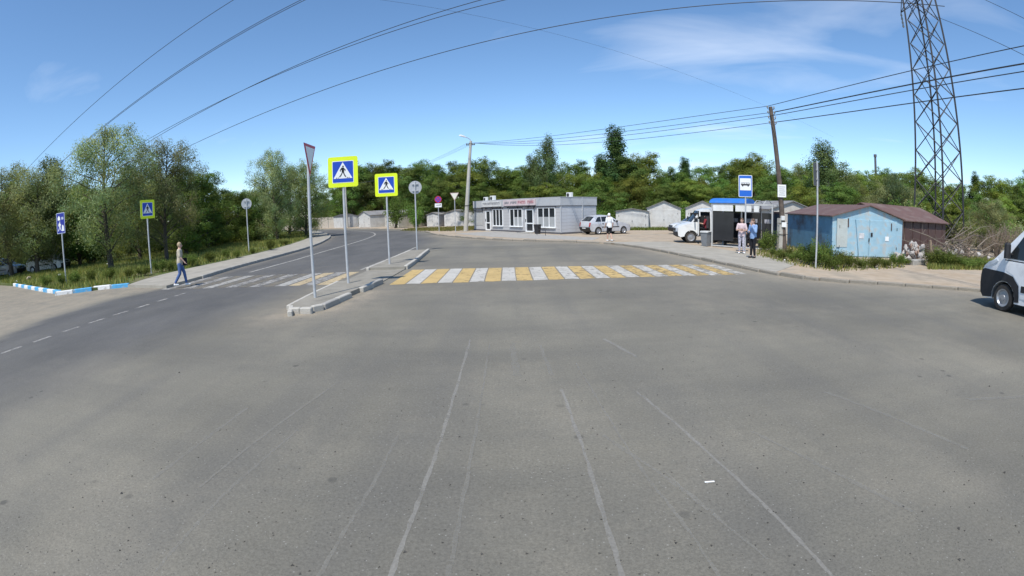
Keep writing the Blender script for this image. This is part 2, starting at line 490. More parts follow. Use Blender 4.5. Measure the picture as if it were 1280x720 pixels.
# raised ground either side
def slab(name, poly, z0, z1, m_, label):
    return struct(MB().prism(poly, z0, z1).build(name, m_), label)
kr = [(p.x, p.y) for p in KERB_R]
slab('dirt_verge', kr + [(300, -30), (300, 260), (-60, 260)], -0.02, 0.10, M_DIRT, 'sandy dirt yard behind the kerb, around the shop and garages')
kl_ = [(p.x, p.y) for p in KERB_L]; wl_ = [(p.x, p.y) for p in WALK_L]
slab('pavement', [(-12.9, 15.0)] + kl_ + wl_[::-1] + [(-15.8, 15.7)], -0.02, 0.118, M_WALK, 'pale pavement beside the grassy bank')
slab('grass_bank', [(p[0], p[1]) for p in PAINTED] + wl_ + [(-60, 110), (-300, 200), (-300, 40)], -0.02, 0.125, M_SOIL, 'grassy bank under the trees')
wr = [(p.x, p.y) for p in WALK_R]
iw = next(i for i, p in enumerate(KERB_R) if p.y < 29.2)
iw2 = next(i for i, p in enumerate(KERB_R) if p.y < 14.6)
slab('pavement', kr[iw:iw2] + [p for p in wr[::-1] if p[1] > 16.6], -0.02, 0.112, M_WALK, 'dusty pavement by the bus shelter')
# the strip of paving before the shop
sA = [(-5.0, 44.0), (-1.4, 37.2), (1.6, 33.6), (3.6, 32.0), (5.2, 31.0), (6.2, 33.6), (4.4, 35.6), (-1.4, 47.2)]
slab('shop_paving', sA, 0.0, 0.108, M_CONC, 'pale concrete paving in front of the shop')

# kerb stones
M_KT = mat('limewashed_kerb', (0.44, 0.415, 0.365), 0.9, 0.12, 4, bump=0.4, bscale=40, dirt=(0.25, 0.22, 0.18), dirt_amt=0.5, dscale=3)
M_KD = mat('dusty_kerb', (0.25, 0.225, 0.185), 0.9, 0.2, 3, bump=0.5, bscale=30, dirt=(0.13, 0.115, 0.095), dirt_amt=0.7, dscale=2)
def kerb(name, line, step, label, top=0.15, w=0.15, h=0.30, mats=None, gap=0.012, jitter=0.008, skip=()):
    root = bpy.data.objects.new(name, None); COL.objects.link(root); struct(root, label)
    mats = mats or [M_CONC]
    mes = [MB().cbox((0, 0, 0), (step - gap, w, h), 0.02).mesh('kerb_stone', q) for q in mats]
    for i, (p, a) in enumerate(chain(line, step)):
        if i in skip: continue
        piece('kerb_stone', mes[i % len(mes)], root,
              (p.x + math.cos(a) * step / 2, p.y + math.sin(a) * step / 2, top - h / 2 + rng.uniform(-1, 1) * jitter), a + rng.uniform(-1, 1) * jitter * 2)
    return root
kerb('kerb', KERB_L[:-6], 1.0, 'grey kerb of the pavement along the grassy bank')
i0 = next(i for i, p in enumerate(KERB_R) if p.y < 80)
i1 = next(i for i, p in enumerate(KERB_R) if p.y < 14.2)
kerb('kerb', KERB_R[i0:i1], 1.0, 'broken kerb in front of the shop and the bus shelter', top=0.118, jitter=0.03, mats=[M_KD])
kerb('kerb', KERB_R[i1:-3], 1.0, 'low kerb nearly buried in dust before the garages', top=0.104, jitter=0.012, mats=[M_KD])
M_KW = mat('kerb_white', (0.74, 0.74, 0.72), 0.8, 0.1, 5, dirt=(0.33, 0.29, 0.24), dirt_amt=0.85, dscale=4)
M_KB = mat('kerb_blue', (0.09, 0.36, 0.62), 0.8, 0.15, 5, dirt=(0.36, 0.36, 0.34), dirt_amt=0.75, dscale=4)
kerb('kerb', [(-15.9, 15.9), (-17.0, 15.5), (-18.6, 14.5), (-19.2, 14.45), (-20.9, 15.0), (-29.3, 18.2)], 0.95,
     'kerb painted in blue and white blocks round the grass corner', top=0.17, w=0.18, mats=[M_KB, M_KW], gap=0.02)

# traffic island
NEAR_I = [(-5.15, 10.25), (-5.38, 10.9), (-5.46, 12.0), (-5.5, 14.7), (-4.12, 14.7), (-4.35, 12.4), (-4.5, 10.6), (-4.75, 10.25)]
FAR_I = [(-5.5, 18.2), (-5.5, 26.2), (-4.5, 26.2), (-4.2, 22.0), (-4.05, 18.2)]
M_ISL = surf('island_paving', [(0.235, 0.218, 0.185), (0.275, 0.255, 0.215), (0.25, 0.23, 0.19)], bump=0.25, bscale=60, s1=0.8, s2=2.5)
slab('traffic_island', NEAR_I, -0.02, 0.125, M_ISL, 'near piece of the traffic island with the edge-on give way sign')
slab('traffic_island', FAR_I, -0.02, 0.125, M_ISL, 'far piece of the traffic island beyond the crossing gap')
slab('island_gap', [(-5.52, 14.7), (-5.52, 18.2), (-4.06, 18.2), (-4.1, 14.7)], -0.01, 0.03, M_ISL, 'flat dusty gap in the island at the crossing')
kerb('kerb', [(-5.15, 10.3), (-4.75, 10.3), (-4.45, 10.7)], 0.30, 'pale kerb round the tip of the traffic island', top=0.15, mats=[M_KT], gap=0.006, jitter=0.003)
kerb('kerb', [(-4.45, 10.72), (-4.3, 12.4), (-4.08, 14.5)], 0.8, 'chipped kerb along the near piece of the island', top=0.155, mats=[M_CONC, M_KT], jitter=0.014, skip=(2,))
kerb('kerb', [(-4.03, 18.3), (-4.1, 20.0), (-4.25, 22.4), (-4.5, 26.2)], 0.9, 'pale kerb on the far piece of the island', top=0.16, mats=[M_KT])
kerb('kerb', [(-5.5, 26.2), (-5.52, 18.2)], 0.9, 'low kerb of the far island piece along the bending road', top=0.13, w=0.12, mats=[M_KT])
kerb('kerb', [(-5.5, 14.7), (-5.44, 12.0), (-5.38, 10.95), (-5.13, 10.34)], 0.40, 'low kerb of the near island piece beside the faded crossing', top=0.13, w=0.12, mats=[M_KT], gap=0.005, jitter=0.003)

# painted markings: flat sheets, worn through by noise
def worn_paint(name, col, wear, scale=5.0, amax=1.0):
    mt, nt, n, l, b = new_mat(name)
    co = n.new('ShaderNodeTexCoord')
    a = n.new('ShaderNodeTexNoise'); a.inputs['Scale'].default_value = scale; a.inputs['Detail'].default_value = 10; a.inputs['Roughness'].default_value = 0.7
    l.new(co.outputs['Object'], a.inputs['Vector'])
    q = n.new('ShaderNodeMapRange'); q.inputs['From Min'].default_value = wear - 0.08; q.inputs['From Max'].default_value = wear + 0.10; q.inputs['To Max'].default_value = amax
    l.new(a.outputs[0], q.inputs['Value'])
    c = n.new('ShaderNodeTexNoise'); c.inputs['Scale'].default_value = 1.1; c.inputs['Detail'].default_value = 6
    l.new(co.outputs['Object'], c.inputs['Vector'])
    cr = ramp(n, [(0.35, tuple(k * 0.86 for k in col)), (0.65, col)])
    l.new(c.outputs[0], cr.inputs[0])
    g2 = n.new('ShaderNodeTexNoise'); g2.inputs['Scale'].default_value = 45; g2.inputs['Detail'].default_value = 3
    l.new(co.outputs['Object'], g2.inputs['Vector'])
    gr = ramp(n, [(0.3, (0.82,) * 3), (0.7, (1.1,) * 3)]); l.new(g2.outputs[0], gr.inputs[0])
    mu = n.new('ShaderNodeMix'); mu.data_type = 'RGBA'; mu.blend_type = 'MULTIPLY'; mu.inputs['Factor'].default_value = 1
    l.new(cr.outputs[0], mu.inputs['A']); l.new(gr.outputs[0], mu.inputs['B'])
    l.new(mu.outputs['Result'], b.inputs['Base Color']); b.inputs['Roughness'].default_value = 0.8
    tr = n.new('ShaderNodeBsdfTransparent'); ms = n.new('ShaderNodeMixShader')
    l.new(q.outputs[0], ms.inputs[0]); l.new(tr.outputs[0], ms.inputs[1]); l.new(b.outputs[0], ms.inputs[2])
    l.new(ms.outputs[0], n['Material Output'].inputs['Surface'])
    return mt
PW = worn_paint('crossing_white', (0.56, 0.55, 0.52), 0.33)
PY = worn_paint('crossing_yellow', (0.57, 0.40, 0.15), 0.33)
PWD = worn_paint('faded_white', (0.45, 0.43, 0.39), 0.40, 5.0, 0.85)
PYD = worn_paint('faded_yellow', (0.48, 0.38, 0.23), 0.38)
PWX = worn_paint('thin_white', (0.42, 0.40, 0.37), 0.45, 3.0, 0.8)
PYX = worn_paint('thin_yellow', (0.34, 0.295, 0.22), 0.45, 3.0, 0.5)
def sheet(name, pts, z, m_, parent):
    return MB().add([(p[0], p[1], z) for p in pts], [tuple(range(len(pts)))]).build(name, m_, parent)
def marking_root(name, label):
    o = bpy.data.objects.new(name, None); COL.objects.link(o); return struct(o, label)
xw = marking_root('crosswalk', 'yellow and white crossing across the wide carriageway')
WEAR = [(worn_paint('crossing_yellow', (0.53, 0.375, 0.15), 0.335 + 0.022 * i, 4.0 - 0.2 * i), worn_paint('crossing_white', (0.50, 0.475, 0.425), 0.335 + 0.022 * i, 4.0 - 0.2 * i)) for i in range(6)]
x = -3.72; k = 0
while x < 7.9:
    w = 0.47 if k % 2 == 0 else 0.43
    y0, y1 = 14.45 + (x + 3.7) * 0.045, 18.05 - (x + 3.7) * 0.02
    m_ = WEAR[min(5, k // 4)][k % 2]
    j = lambda: rng.uniform(-.05, .05)
    sheet('stripe', [(x, y0 + j()), (x + w * .5, y0 + j()), (x + w, y0 + j()), (x + w - .01 + j() * .3, (y0 + y1) / 2), (x + w - .02, y1 + j()), (x + w * .4, y1 + j()), (x - .02, y1 + j()), (x - .01 + j() * .3, (y0 + y1) / 2)], 0.008, m_, xw)
    x += w + 0.035; k += 1
xl = marking_root('crosswalk', 'faded crossing over the bending road left of the island')
x = -5.85; k = 0
while x > -12.7:
    w = 0.44
    m_ = (PYX if x < -7.4 else PYD) if k % 2 == 0 else (PWD if (k // 2) % 3 == 1 and x > -10.5 else PWX)
    sheet('stripe', [(x - w, 14.75), (x, 14.75), (x + .05, 17.95), (x - w + .05, 17.95)], 0.008, m_, xl)
    x -= w + (0.06 if k % 2 else 0.09); k += 1
ln = marking_root('lane_line', 'broken white lane line on the bending road')
y = 3.0
while y < 13.6:
    sheet('dash', [(-11.06, y), (-10.92, y), (-10.92, y + 0.62), (-11.06, y + 0.62)], 0.008, PWX, ln); y += 1.02
ed = marking_root('lane_line', 'worn white line following the bend of the road')
def ribbon(name, pts, w, z, m_, parent, sub=6, wob=0.0):
    L = smooth_line(pts, sub); v = []
    if wob: L = [p + Vector((rng.uniform(-1, 1), rng.uniform(-1, 1))) * wob for p in L]
    for i, p in enumerate(L):
        t = (L[min(i + 1, len(L) - 1)] - L[max(i - 1, 0)]).normalized(); nn = Vector((-t.y, t.x)) * w / 2 * (1 + (rng.uniform(-.35, .35) if wob else 0))
        v += [(p.x + nn.x, p.y + nn.y, z), (p.x - nn.x, p.y - nn.y, z)]
    return MB().add(v, [(2 * i, 2 * i + 1, 2 * i + 3, 2 * i + 2) for i in range(len(L) - 1)]).build(name, m_, parent)
ribbon('line', [(-11.45, 19.2), (-11.5, 24), (-11.9, 30), (-12.5, 38), (-13.4, 45.5), (-14.9, 52.5), (-17.9, 60.2), (-23, 68)], 0.17, 0.008, PWD, ed)
ribbon('line', [(-5.95, 18.6), (-5.85, 24), (-5.9, 30)], 0.13, 0.008, PWD, ed)
# pale scrapes across the open asphalt
SCR = worn_paint('scrape', (0.33, 0.315, 0.28), 0.36, 5.0, 0.58)
SCF = worn_paint('faint_scrape', (0.32, 0.305, 0.265), 0.38, 6.0, 0.36)
sr = marking_root('scrape_marks', 'long pale scrapes and tyre tracks across the open asphalt')
ri = 0
for pts, w, m_ in (([(588, 425), (560, 520), (530, 610), (487, 722)], 0.034, SCR), ([(702, 487), (735, 580), (778, 722)], 0.036, SCR),
                   ([(796, 490), (850, 535), (940, 617), (1042, 722)], 0.030, SCR), ([(310, 510), (230, 570), (190, 600)], 0.05, SCF),
                   ([(378, 532), (290, 610), (235, 668), (195, 715)], 0.030, SCF), ([(497, 545), (470, 600), (440, 650), (398, 722)], 0.03, SCF),
                   ([(755, 424), (795, 446)], 0.06, SCR), ([(754, 545), (850, 610), (900, 650)], 0.04, SCF), ([(1030, 490), (1110, 520), (1210, 562)], 0.06, SCF),
                   ([(640, 430), (646, 470)], 0.10, SCF), ([(675, 432), (690, 470)], 0.05, SCF),
                   ([(940, 540), (1020, 580), (1140, 640)], 0.05, SCF), ([(1210, 500), (1285, 496)], 0.10, SCF), ([(830, 590), (885, 640), (960, 700)], 0.02, SCF), ([(420, 480), (330, 545), (250, 610)], 0.03, SCF), ([(612, 430), (598, 520), (580, 620), (560, 722)], 0.03, SCF), ([(720, 455), (790, 570), (850, 650), (900, 722)], 0.025, SCF)):
    ribbon('scrape', [tuple(G(*p)[:2]) for p in pts], w, 0.0055 + 0.00015 * ri, m_, sr, 10, 0.006); ri += 1
# ------------------------------------------------------------------ buildings
def frame(o, d):
    """rotation so that local +x runs along direction d"""
    return math.atan2(d[1], d[0])
M_SIDE = mat('grey_siding', (0.47, 0.465, 0.465), 0.6, 0.05, 3, dirt=(0.33, 0.32, 0.31), dirt_amt=0.35)
M_SIDE2 = mat('grey_siding_end', (0.50, 0.51, 0.53), 0.6, 0.05, 3, dirt=(0.33, 0.32, 0.31), dirt_amt=0.35)
M_FASC = mat('parapet_panel', (0.44, 0.45, 0.46), 0.55, 0.05, 2, dirt=(0.36, 0.35, 0.33), dirt_amt=0.3)
M_PANE = mat('shop_glass', (0.03, 0.035, 0.04), 0.08, 0.2, 1.5, spec=0.5)
M_BLIND = mat('window_blind', (0.36, 0.37, 0.37), 0.7, 0.08, 2)
M_SHUT = mat('roller_shutter', (0.45, 0.45, 0.44), 0.6, 0.06, 3)
M_TRIM = mat('dark_trim', (0.10, 0.10, 0.11), 0.6, 0.1, 4)
Lp, Cp = Vector((-3.75, 50.4)), Vector((4.0, 38.7))
SL, SD, SH = (Cp - Lp).length, 3.9, 2.98
st_ = thing('shop', 'long low grey shop with white windows beside the leaning lamp post', 'shop', (Lp.x, Lp.y, 0.1), frame(0, Cp - Lp))
# local: x along the facade (0 = lamp end), -y towards the road, +y depth
MB().box((SL / 2, SD / 2, SH / 2 - 0.05), (SL - 0.06, SD - 0.06, SH - 0.1)).build('wall', M_SIDE, st_)
# openings along the facade: (x0, x1, z0, z1, kind)
def fx(p): return p * SL / 1248.0
OPEN = [(fx(15), fx(165), 0.55, 2.12, 'shutter'), (fx(215), fx(300), 0.05, 2.0, 'door'), (fx(335), fx(492), 0.50, 2.10, 'window'),
        (fx(598), fx(775), 0.50, 2.10, 'window'), (fx(820), fx(925), 0.05, 2.05, 'door'), (fx(975), fx(1185), 0.50, 2.15, 'window')]
# horizontal siding boards, cut round the openings
bh = 0.27; z = 0.12
plank = {}
def board(x0, x1, z, y, m_, parent, hgt=bh - 0.018):
    me_ = MB().cbox((0, 0, 0), (x1 - x0, 0.024, hgt), 0.006).mesh('siding_board', m_)
    return piece('siding_board', me_, parent, ((x0 + x1) / 2, y, z + hgt / 2))
while z < 2.25:
    cuts = [0.02]
    for x0, x1, z0, z1, kd in OPEN:
        if z + bh > z0 and z < z1 + 0.1: cuts += [x0 - 0.08, x1 + 0.08]
    cuts.append(SL - 0.02)
    for a, c_ in zip(cuts[::2], cuts[1::2]):
        if c_ - a > 0.12: board(a, c_, z, 0.018, M_SIDE, st_)
    me_ = MB().cbox((0, 0, 0), (0.024, SD - 0.05, bh - 0.018), 0.006).mesh('siding_board', M_SIDE2)
    piece('siding_board', me_, st_, (SL - 0.018, SD / 2, z + bh / 2))
    z += bh
MB().box((SL / 2, 0.0, 2.63), (SL + 0.05, 0.09, 0.66)).box((SL - 0.012, SD / 2, 2.63), (0.07, SD + 0.05, 0.66)).build('parapet', M_FASC, st_)
MB().box((SL / 2, -0.03, 2.275), (SL + 0.08, 0.10, 0.05)).box((SL + 0.0, SD / 2 + 0.03, 2.275), (0.09, SD, 0.05)).build('drip_strip', M_TRIM, st_)
MB().box((SL / 2, SD / 2, 2.97), (SL + 0.10, SD + 0.10, 0.04)).build('roof', M_FASC, st_)
MB().box((SL / 2, -0.015, 0.07), (SL + 0.02, 0.08, 0.14)).box((SL - 0.0, SD / 2, 0.07), (0.06, SD, 0.14)).build('plinth', M_TRIM, st_)
MB().box((SL + 0.025, 2.3, 1.5), (0.06, 0.09, 2.9)).build('downpipe', M_FASC, st_)
MB().box((SL - 0.03, -0.005, 1.2), (0.14, 0.06, 2.2)).build('corner_trim', M_FASC, st_)
for x0, x1, z0, z1, kd in OPEN:
    w, h, xc, zc = x1 - x0, z1 - z0, (x0 + x1) / 2, (z0 + z1) / 2
    if kd == 'window':
        fr = MB()
        for zz_ in (z0 + 0.03, z1 - 0.03): fr.box((xc, 0.0, zz_), (w, 0.08, 0.06))
        for t in (0, 1 / 3, 2 / 3, 1): fr.box((x0 + 0.03 + t * (w - 0.06), -0.002, zc), (0.075 if 0 < t < 1 else 0.06, 0.08, h - 0.122))
        wo = fr.build('window', PVC, st_)
        MB().box((xc, 0.02, zc), (w - 0.1, 0.02, h - 0.1)).build('pane', M_PANE, wo)
        if xc > SL * 0.4:
            bl = MB()
            for t in ((0, 1, 2) if xc > SL * 0.7 else (1, 2)):
                bl.box((x0 + w * (t + 0.5) / 3, 0.005, z0 + h * 0.28), (w / 3 - 0.1, 0.008, h * 0.5))
            bl.build('blind', M_BLIND, wo)
        MB().box((xc, -0.05, z0 - 0.02), (w + 0.1, 0.14, 0.03)).build('sill', PVC, wo)
        MB().box((xc, 0.0, z1 + 0.05), (w + 0.06, 0.12, 0.10)).build('lintel', M_TRIM, wo)
    elif kd == 'door':
        fr = MB().box((x0 + 0.08, -0.02, zc), (0.16, 0.09, h)).box((x1 - 0.05, -0.02, zc), (0.10, 0.09, h)).box((xc, -0.02, z1 - 0.05), (w - 0.262, 0.088, 0.10)).box((xc, -0.02, z0 + 0.06), (w - 0.262, 0.088, 0.12)).box((xc, -0.02, z0 + h * 0.38), (w - 0.262, 0.088, 0.10))
        do = fr.build('door', PVC, st_)
        MB().box((xc, 0.01, zc), (w - 0.2, 0.02, h - 0.1)).build('pane', M_PANE, do)
        MB().box((x0 + 0.10, -0.09, z0 + 1.0), (0.03, 0.05, 0.25)).build('handle', BLACK, do)
        MB().box((xc, -0.03, z1 + 0.08), (w + 0.2, 0.16, 0.14)).build('lintel', M_TRIM, do)
    else:
        sh = MB()
        for i in range(9): sh.box((xc, 0.012, z0 + (i + 0.5) * (h - 0.22) / 9), (w, 0.02, (h - 0.22) / 9 - 0.008))
        so = sh.build('shutter', M_SHUT, st_)
        MB().box((xc, -0.01, z1 - 0.1), (w + 0.1, 0.10, 0.2)).build('shutter_box', M_TRIM, so)
# signboards with worn, unreadable lettering
M_BRD = mat('pale_signboard', (0.60, 0.60, 0.58), 0.6, 0.12, 3)
M_BRD2 = mat('pinkish_signboard', (0.60, 0.50, 0.50), 0.6, 0.15, 3)
M_LET = mat('grey_letters', (0.26, 0.26, 0.28), 0.6, 0.3, 9)
M_LET2 = mat('red_letters', (0.42, 0.17, 0.19), 0.6, 0.4, 9)
def letters(parent, x0, x1, z, y, h, m_, n_, seed):
    rr = random.Random(seed); w = (x1 - x0) / n_
    for i in range(n_):
        if rr.random() < 0.14: continue
        b_ = MB(); xa = x0 + i * w; lw = w * 0.66
        v = rr.randrange(4)
        b_.box((xa + 0.03, y, z), (0.06, 0.02, h))
        if v != 2: b_.box((xa + lw, y, z), (0.06, 0.02, h))
        if v in (0, 1): b_.box((xa + lw / 2, y - 0.001, z + (h / 2 - 0.03 if v else 0)), (lw - 0.062, 0.02, 0.055))
        if v == 2: b_.box((xa + lw / 2 + 0.03, y - 0.001, z + h / 2 - 0.03), (lw - 0.02, 0.02, 0.055)).box((xa + lw / 2 + 0.03, y - 0.001, z), (lw * 0.7, 0.02, 0.05))
        if v == 3: b_.box((xa + lw / 2, y - 0.001, z), (0.05, 0.02, h * 1.05), 0, 0, 0, 0.6)
        b_.build('letter', m_, parent)
sb = MB().box((fx(325), -0.10, 2.62), (fx(310), 0.08, 0.52)).build('signboard', M_BRD, st_)
letters(sb, fx(190), fx(475), 2.66, -0.152, 0.22, M_LET, 9, 3)
MB().box((fx(325), -0.10, 2.32), (fx(310), 0.12, 0.06)).build('signboard_rail', M_TRIM, sb)
sb = MB().box((fx(740), -0.10, 2.64), (fx(440), 0.08, 0.52)).build('signboard', M_BRD2, st_)
letters(sb, fx(540), fx(720), 2.66, -0.152, 0.20, M_LET, 8, 4)
letters(sb, fx(735), fx(945), 2.66, -0.152, 0.26, M_LET2, 8, 5)
MB().box((fx(775), -0.10, 2.34), (fx(370), 0.12, 0.06)).build('signboard_rail', M_TRIM, sb)
for xx in (170, 235, 335, 470, 585, 720, 870, 945):
    MB().box((fx(xx), -0.13, 2.24), (0.07, 0.16, 0.14)).build('floodlight', BLACK, st_)
MB().box((fx(900), -0.55, 0.03), (1.5, 1.0, 0.10)).build('doorstep', M_CONC, st_)
# air conditioners on the shop roof
M_AC = mat('ac_casing', (0.70, 0.70, 0.67), 0.5, 0.06, 4)
def ac_unit(label, lx, ly, s):
    p = st_.matrix_basis @ Vector((lx, ly, 2.89))
    t = thing('air_conditioner', label, 'air conditioner', p, st_.rotation_euler.z)
    MB().cbox((0, 0, 0.05 + 0.28 * s), (0.8 * s, 0.32 * s, 0.56 * s), 0.02).build('casing', M_AC, t)
    MB().lathe([(0.20 * s, -0.18 * s), (0.20 * s, -0.155 * s)], 18, 'y', (-0.1 * s, 0, 0.05 + 0.28 * s)).build('fan_grille', BLACK, t)
    for q in (-1, 1): MB().box((q * 0.3 * s, 0, 0.025), (0.05, 0.34 * s, 0.05)).build('foot', BLACK, t)
ac_unit('small air conditioner on the shop roof nearest the lamp post', fx(120), 0.7, 0.75)
ac_unit('air conditioner on the shop roof above the narrow glass door', fx(240), 0.7, 0.9)
ac_unit('boxy air conditioner alone near the end corner of the shop roof', fx(1190), 1.5, 0.75)

# garages -----------------------------------------------------------
def tin(name, col, dirt, amt, sc=1.3):
    return mat(name, col, 0.65, 0.10, 2.5, dirt=dirt, dirt_amt=amt, dscale=sc, bump=0.25, bscale=3)
M_WG = tin('whitewashed_steel', (0.58, 0.57, 0.54), (0.36, 0.32, 0.27), 0.5)
M_WG2 = tin('cream_steel', (0.52, 0.49, 0.43), (0.33, 0.27, 0.2), 0.5)
M_RF = tin('grey_roof_sheet', (0.24, 0.235, 0.23), (0.17, 0.12, 0.09), 0.5)
M_RFB = tin('brown_roof_sheet', (0.135, 0.076, 0.062), (0.20, 0.16, 0.135), 0.5)
M_BRN = tin('brown_steel', (0.085, 0.048, 0.042), (0.05, 0.035, 0.03), 0.5)
M_BLU = tin('flaking_blue_steel', (0.31, 0.48, 0.57), (0.44, 0.42, 0.38), 0.9, 2.6)
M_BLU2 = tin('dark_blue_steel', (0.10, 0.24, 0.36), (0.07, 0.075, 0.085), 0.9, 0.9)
M_GFT = tin('graffiti_steel', (0.55, 0.54, 0.52), (0.10, 0.13, 0.17), 0.9, 0.7)
def garage(label, p, d, w, dep, eave, ridge, wall=None, roof=None, door=None, side=None, name='garage', group=None, extra=True):
    """p: front-left corner on the ground, d: direction along the front"""
    wall = wall or M_WG; roof = roof or M_RF; door = door or wall; side = side or wall
    t = thing(name, label, 'garage', (p[0], p[1], 0.1), math.atan2(d[1], d[0]), group)
    e = 0.0
    MB().add([(0, 0, 0), (w, 0, 0), (w, 0, eave), (w / 2, 0, ridge), (0, 0, eave)], [(0, 1, 2, 3, 4)]).build('front_wall', wall, t)
    for q in (0, w): MB().add([(q, 0, 0), (q, 0, eave), (q, dep, eave), (q, dep, 0)], [(0, 1, 2, 3)]).build('side_wall', side, t)
    MB().add([(0, dep, 0), (w, dep, 0), (w, dep, eave), (0, dep, eave)], [(0, 1, 2, 3)]).build('rear_wall', side, t)
    MB().add([(w, dep, eave), (w / 2, dep, ridge), (0, dep, eave)], [(0, 1, 2)]).build('rear_gable', side, t)
    for s in (0, 1):
        x0, x1 = (-0.12, w / 2) if s == 0 else (w + 0.12, w / 2)
        z0 = eave - 0.12 * (ridge - eave) / (w / 2)
        MB().add([(x0, -0.15, z0 + .01), (x1, -0.15, ridge + .01), (x1, dep + .15, ridge + .01), (x0, dep + .15, z0 + .01),
                  (x0, -0.15, z0 + .06), (x1, -0.15, ridge + .06), (x1, dep + .15, ridge + .06), (x0, dep + .15, z0 + .06)],
                 [(0, 1, 2, 3), (4, 7, 6, 5), (0, 4, 5, 1), (3, 2, 6, 7), (0, 3, 7, 4), (1, 5, 6, 2)]).build('roof_sheet', roof, t)
    for s in (0, 1):                                          # two door leaves
        do = MB().cbox((w * (0.29 if s == 0 else 0.71), -0.02, eave * 0.49), (w * 0.405, 0.04, eave * 0.92), 0.006).build('door', door, t)
        if extra:
            for zz_ in (0.25, 0.75): MB().tube([(w * (0.09 if s == 0 else 0.91), -0.05, eave * zz_ - .07), (w * (0.09 if s == 0 else 0.91), -0.05, eave * zz_ + .07)], 0.02, 6).build('hinge', BLACK, do)
    MB().box((w * 0.5, -0.05, eave * 0.45), (0.05, 0.03, 0.16)).build('lock', BLACK, t)
    return t
def dirv(a): return (math.cos(R(a)), math.sin(R(a)))
garage('low white steel garage right behind the silver hatchback', (10.3, 47.2), dirv(-14), 3.2, 5.5, 1.72, 1.98, M_WG)
garage('white gabled garage, taller, left of the cab-over truck', (13.6, 47.6), dirv(-17), 3.4, 5.5, 2.05, 2.75, M_WG)
garage('white garage whose front rises behind the truck cab', (17.3, 46.4), dirv(-22), 3.4, 5.5, 2.1, 2.8, M_WG)
garage('white gabled garage between the bus shelter and the wooden pole', (16.9, 29.0), dirv(-6), 3.5, 5.5, 2.15, 2.72, M_WG2)
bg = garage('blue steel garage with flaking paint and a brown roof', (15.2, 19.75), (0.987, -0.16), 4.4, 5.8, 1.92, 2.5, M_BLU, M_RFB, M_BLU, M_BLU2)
# details on the blue front: bare plate, hatches, rusty scars
MB().cbox((0.55, -0.052, 1.15), (0.62, 0.014, 1.35), 0.004).build('bare_plate', tin('bare_plate', (0.46, 0.50, 0.48), (0.3, 0.28, 0.22), 0.5), bg)
MB().cbox((2.35, -0.055, 1.12), (0.13, 0.02, 0.2), 0.01).build('padlock_cover', BLACK, bg)
MB().cbox((3.35, -0.052, 0.95), (0.24, 0.014, 0.22), 0.004).build('paper_notice', WHITE, bg)
MB().cbox((1.72, -0.052, 1.05), (0.30, 0.014, 0.26), 0.004).build('paper_notice', mat('old_paper', (0.55, 0.55, 0.56), 0.8, 0.2, 6), bg)
MB().box((0.9, -0.055, 1.65), (0.06, 0.03, 0.42)).build('hinge_strap', M_BRN, bg)
MB().box((3.62, -0.055, 1.55), (0.05, 0.03, 0.36)).build('hinge_strap', M_BRN, bg)
MB().box((1.45, -0.053, 0.95), (0.03, 0.02, 1.75), 0, 0, 0, -0.14).build('weld_seam', M_BLU2, bg)
bt = thing('garage', 'dark brown garage with a wide brown roof beside the rubble', 'garage', (20.55, 20.9, 0.1), math.atan2(0.17, 0.985))
W_, D_, E_, RG = 6.5, 4.6, 1.92, 2.72
MB().add([(0, 0, 0), (W_, 0, 0), (W_, 0, E_), (0, 0, E_)], [(0, 1, 2, 3)]).build('front_wall', M_BRN, bt)
MB().add([(0, D_, 0), (W_, D_, 0), (W_, D_, E_), (0, D_, E_)], [(0, 1, 2, 3)]).build('rear_wall', M_BRN, bt)
for q in (0, W_): MB().add([(q, 0, 0), (q, D_, 0), (q, D_, E_), (q, D_ / 2, RG), (q, 0, E_)], [(0, 1, 2, 3, 4)]).build('gable_wall', M_BRN, bt)
for s_ in (0, 1):
    y0 = -0.2 if s_ == 0 else D_ + 0.2; z0 = E_ - 0.06
    MB().add([(-.2, y0, z0), (W_ + .2, y0, z0), (W_ + .2, D_ / 2, RG + .01), (-.2, D_ / 2, RG + .01), (-.2, y0, z0 + .05), (W_ + .2, y0, z0 + .05), (W_ + .2, D_ / 2, RG + .06), (-.2, D_ / 2, RG + .06)],
             [(0, 1, 2, 3), (4, 7, 6, 5), (0, 4, 5, 1), (3, 2, 6, 7), (0, 3, 7, 4), (1, 5, 6, 2)]).build('roof_sheet', M_RFB, bt)
for i in range(7): MB().box((0.45 + i * 0.93, -0.02, E_ / 2), (0.05, 0.03, E_ - 0.02)).build('wall_rib', M_BRN, bt)
garage('pale garage far behind the foot of the lattice tower', (44.5, 35.5), dirv(-48), 3.4, 5.5, 2.1, 2.7, M_WG2)
FG = 'far garages along the bend'
garage('small far garage with a dark arched roof beyond the bend', (-30.0, 84.5), dirv(40), 3.0, 5.0, 2.05, 2.45, M_WG, mat('tar_roof', (0.05, 0.05, 0.05), 0.9))
garage('far white gabled garage seen between the two island signs', (-25.6, 80.2), dirv(-48), 4.6, 5.0, 2.0, 2.65, M_WG)
garage('far cream garage half hidden by a bush behind the round sign', (-19.2, 73.6), dirv(-48), 4.4, 5.0, 2.0, 2.5, M_WG2)
garage('white garage covered in dark graffiti behind the give way sign', (-9.0, 66.5), dirv(-20), 3.3, 5.0, 1.75, 2.2, M_GFT)
garage('narrow graffiti garage behind the no stopping sign', (-11.6, 67.6), dirv(-20), 1.9, 5.0, 1.65, 1.95, M_GFT)
garage('white shed just behind the lamp post and the shop end', (-5.6, 62.8), dirv(14), 2.4, 5.0, 2.0, 2.2, M_WG)
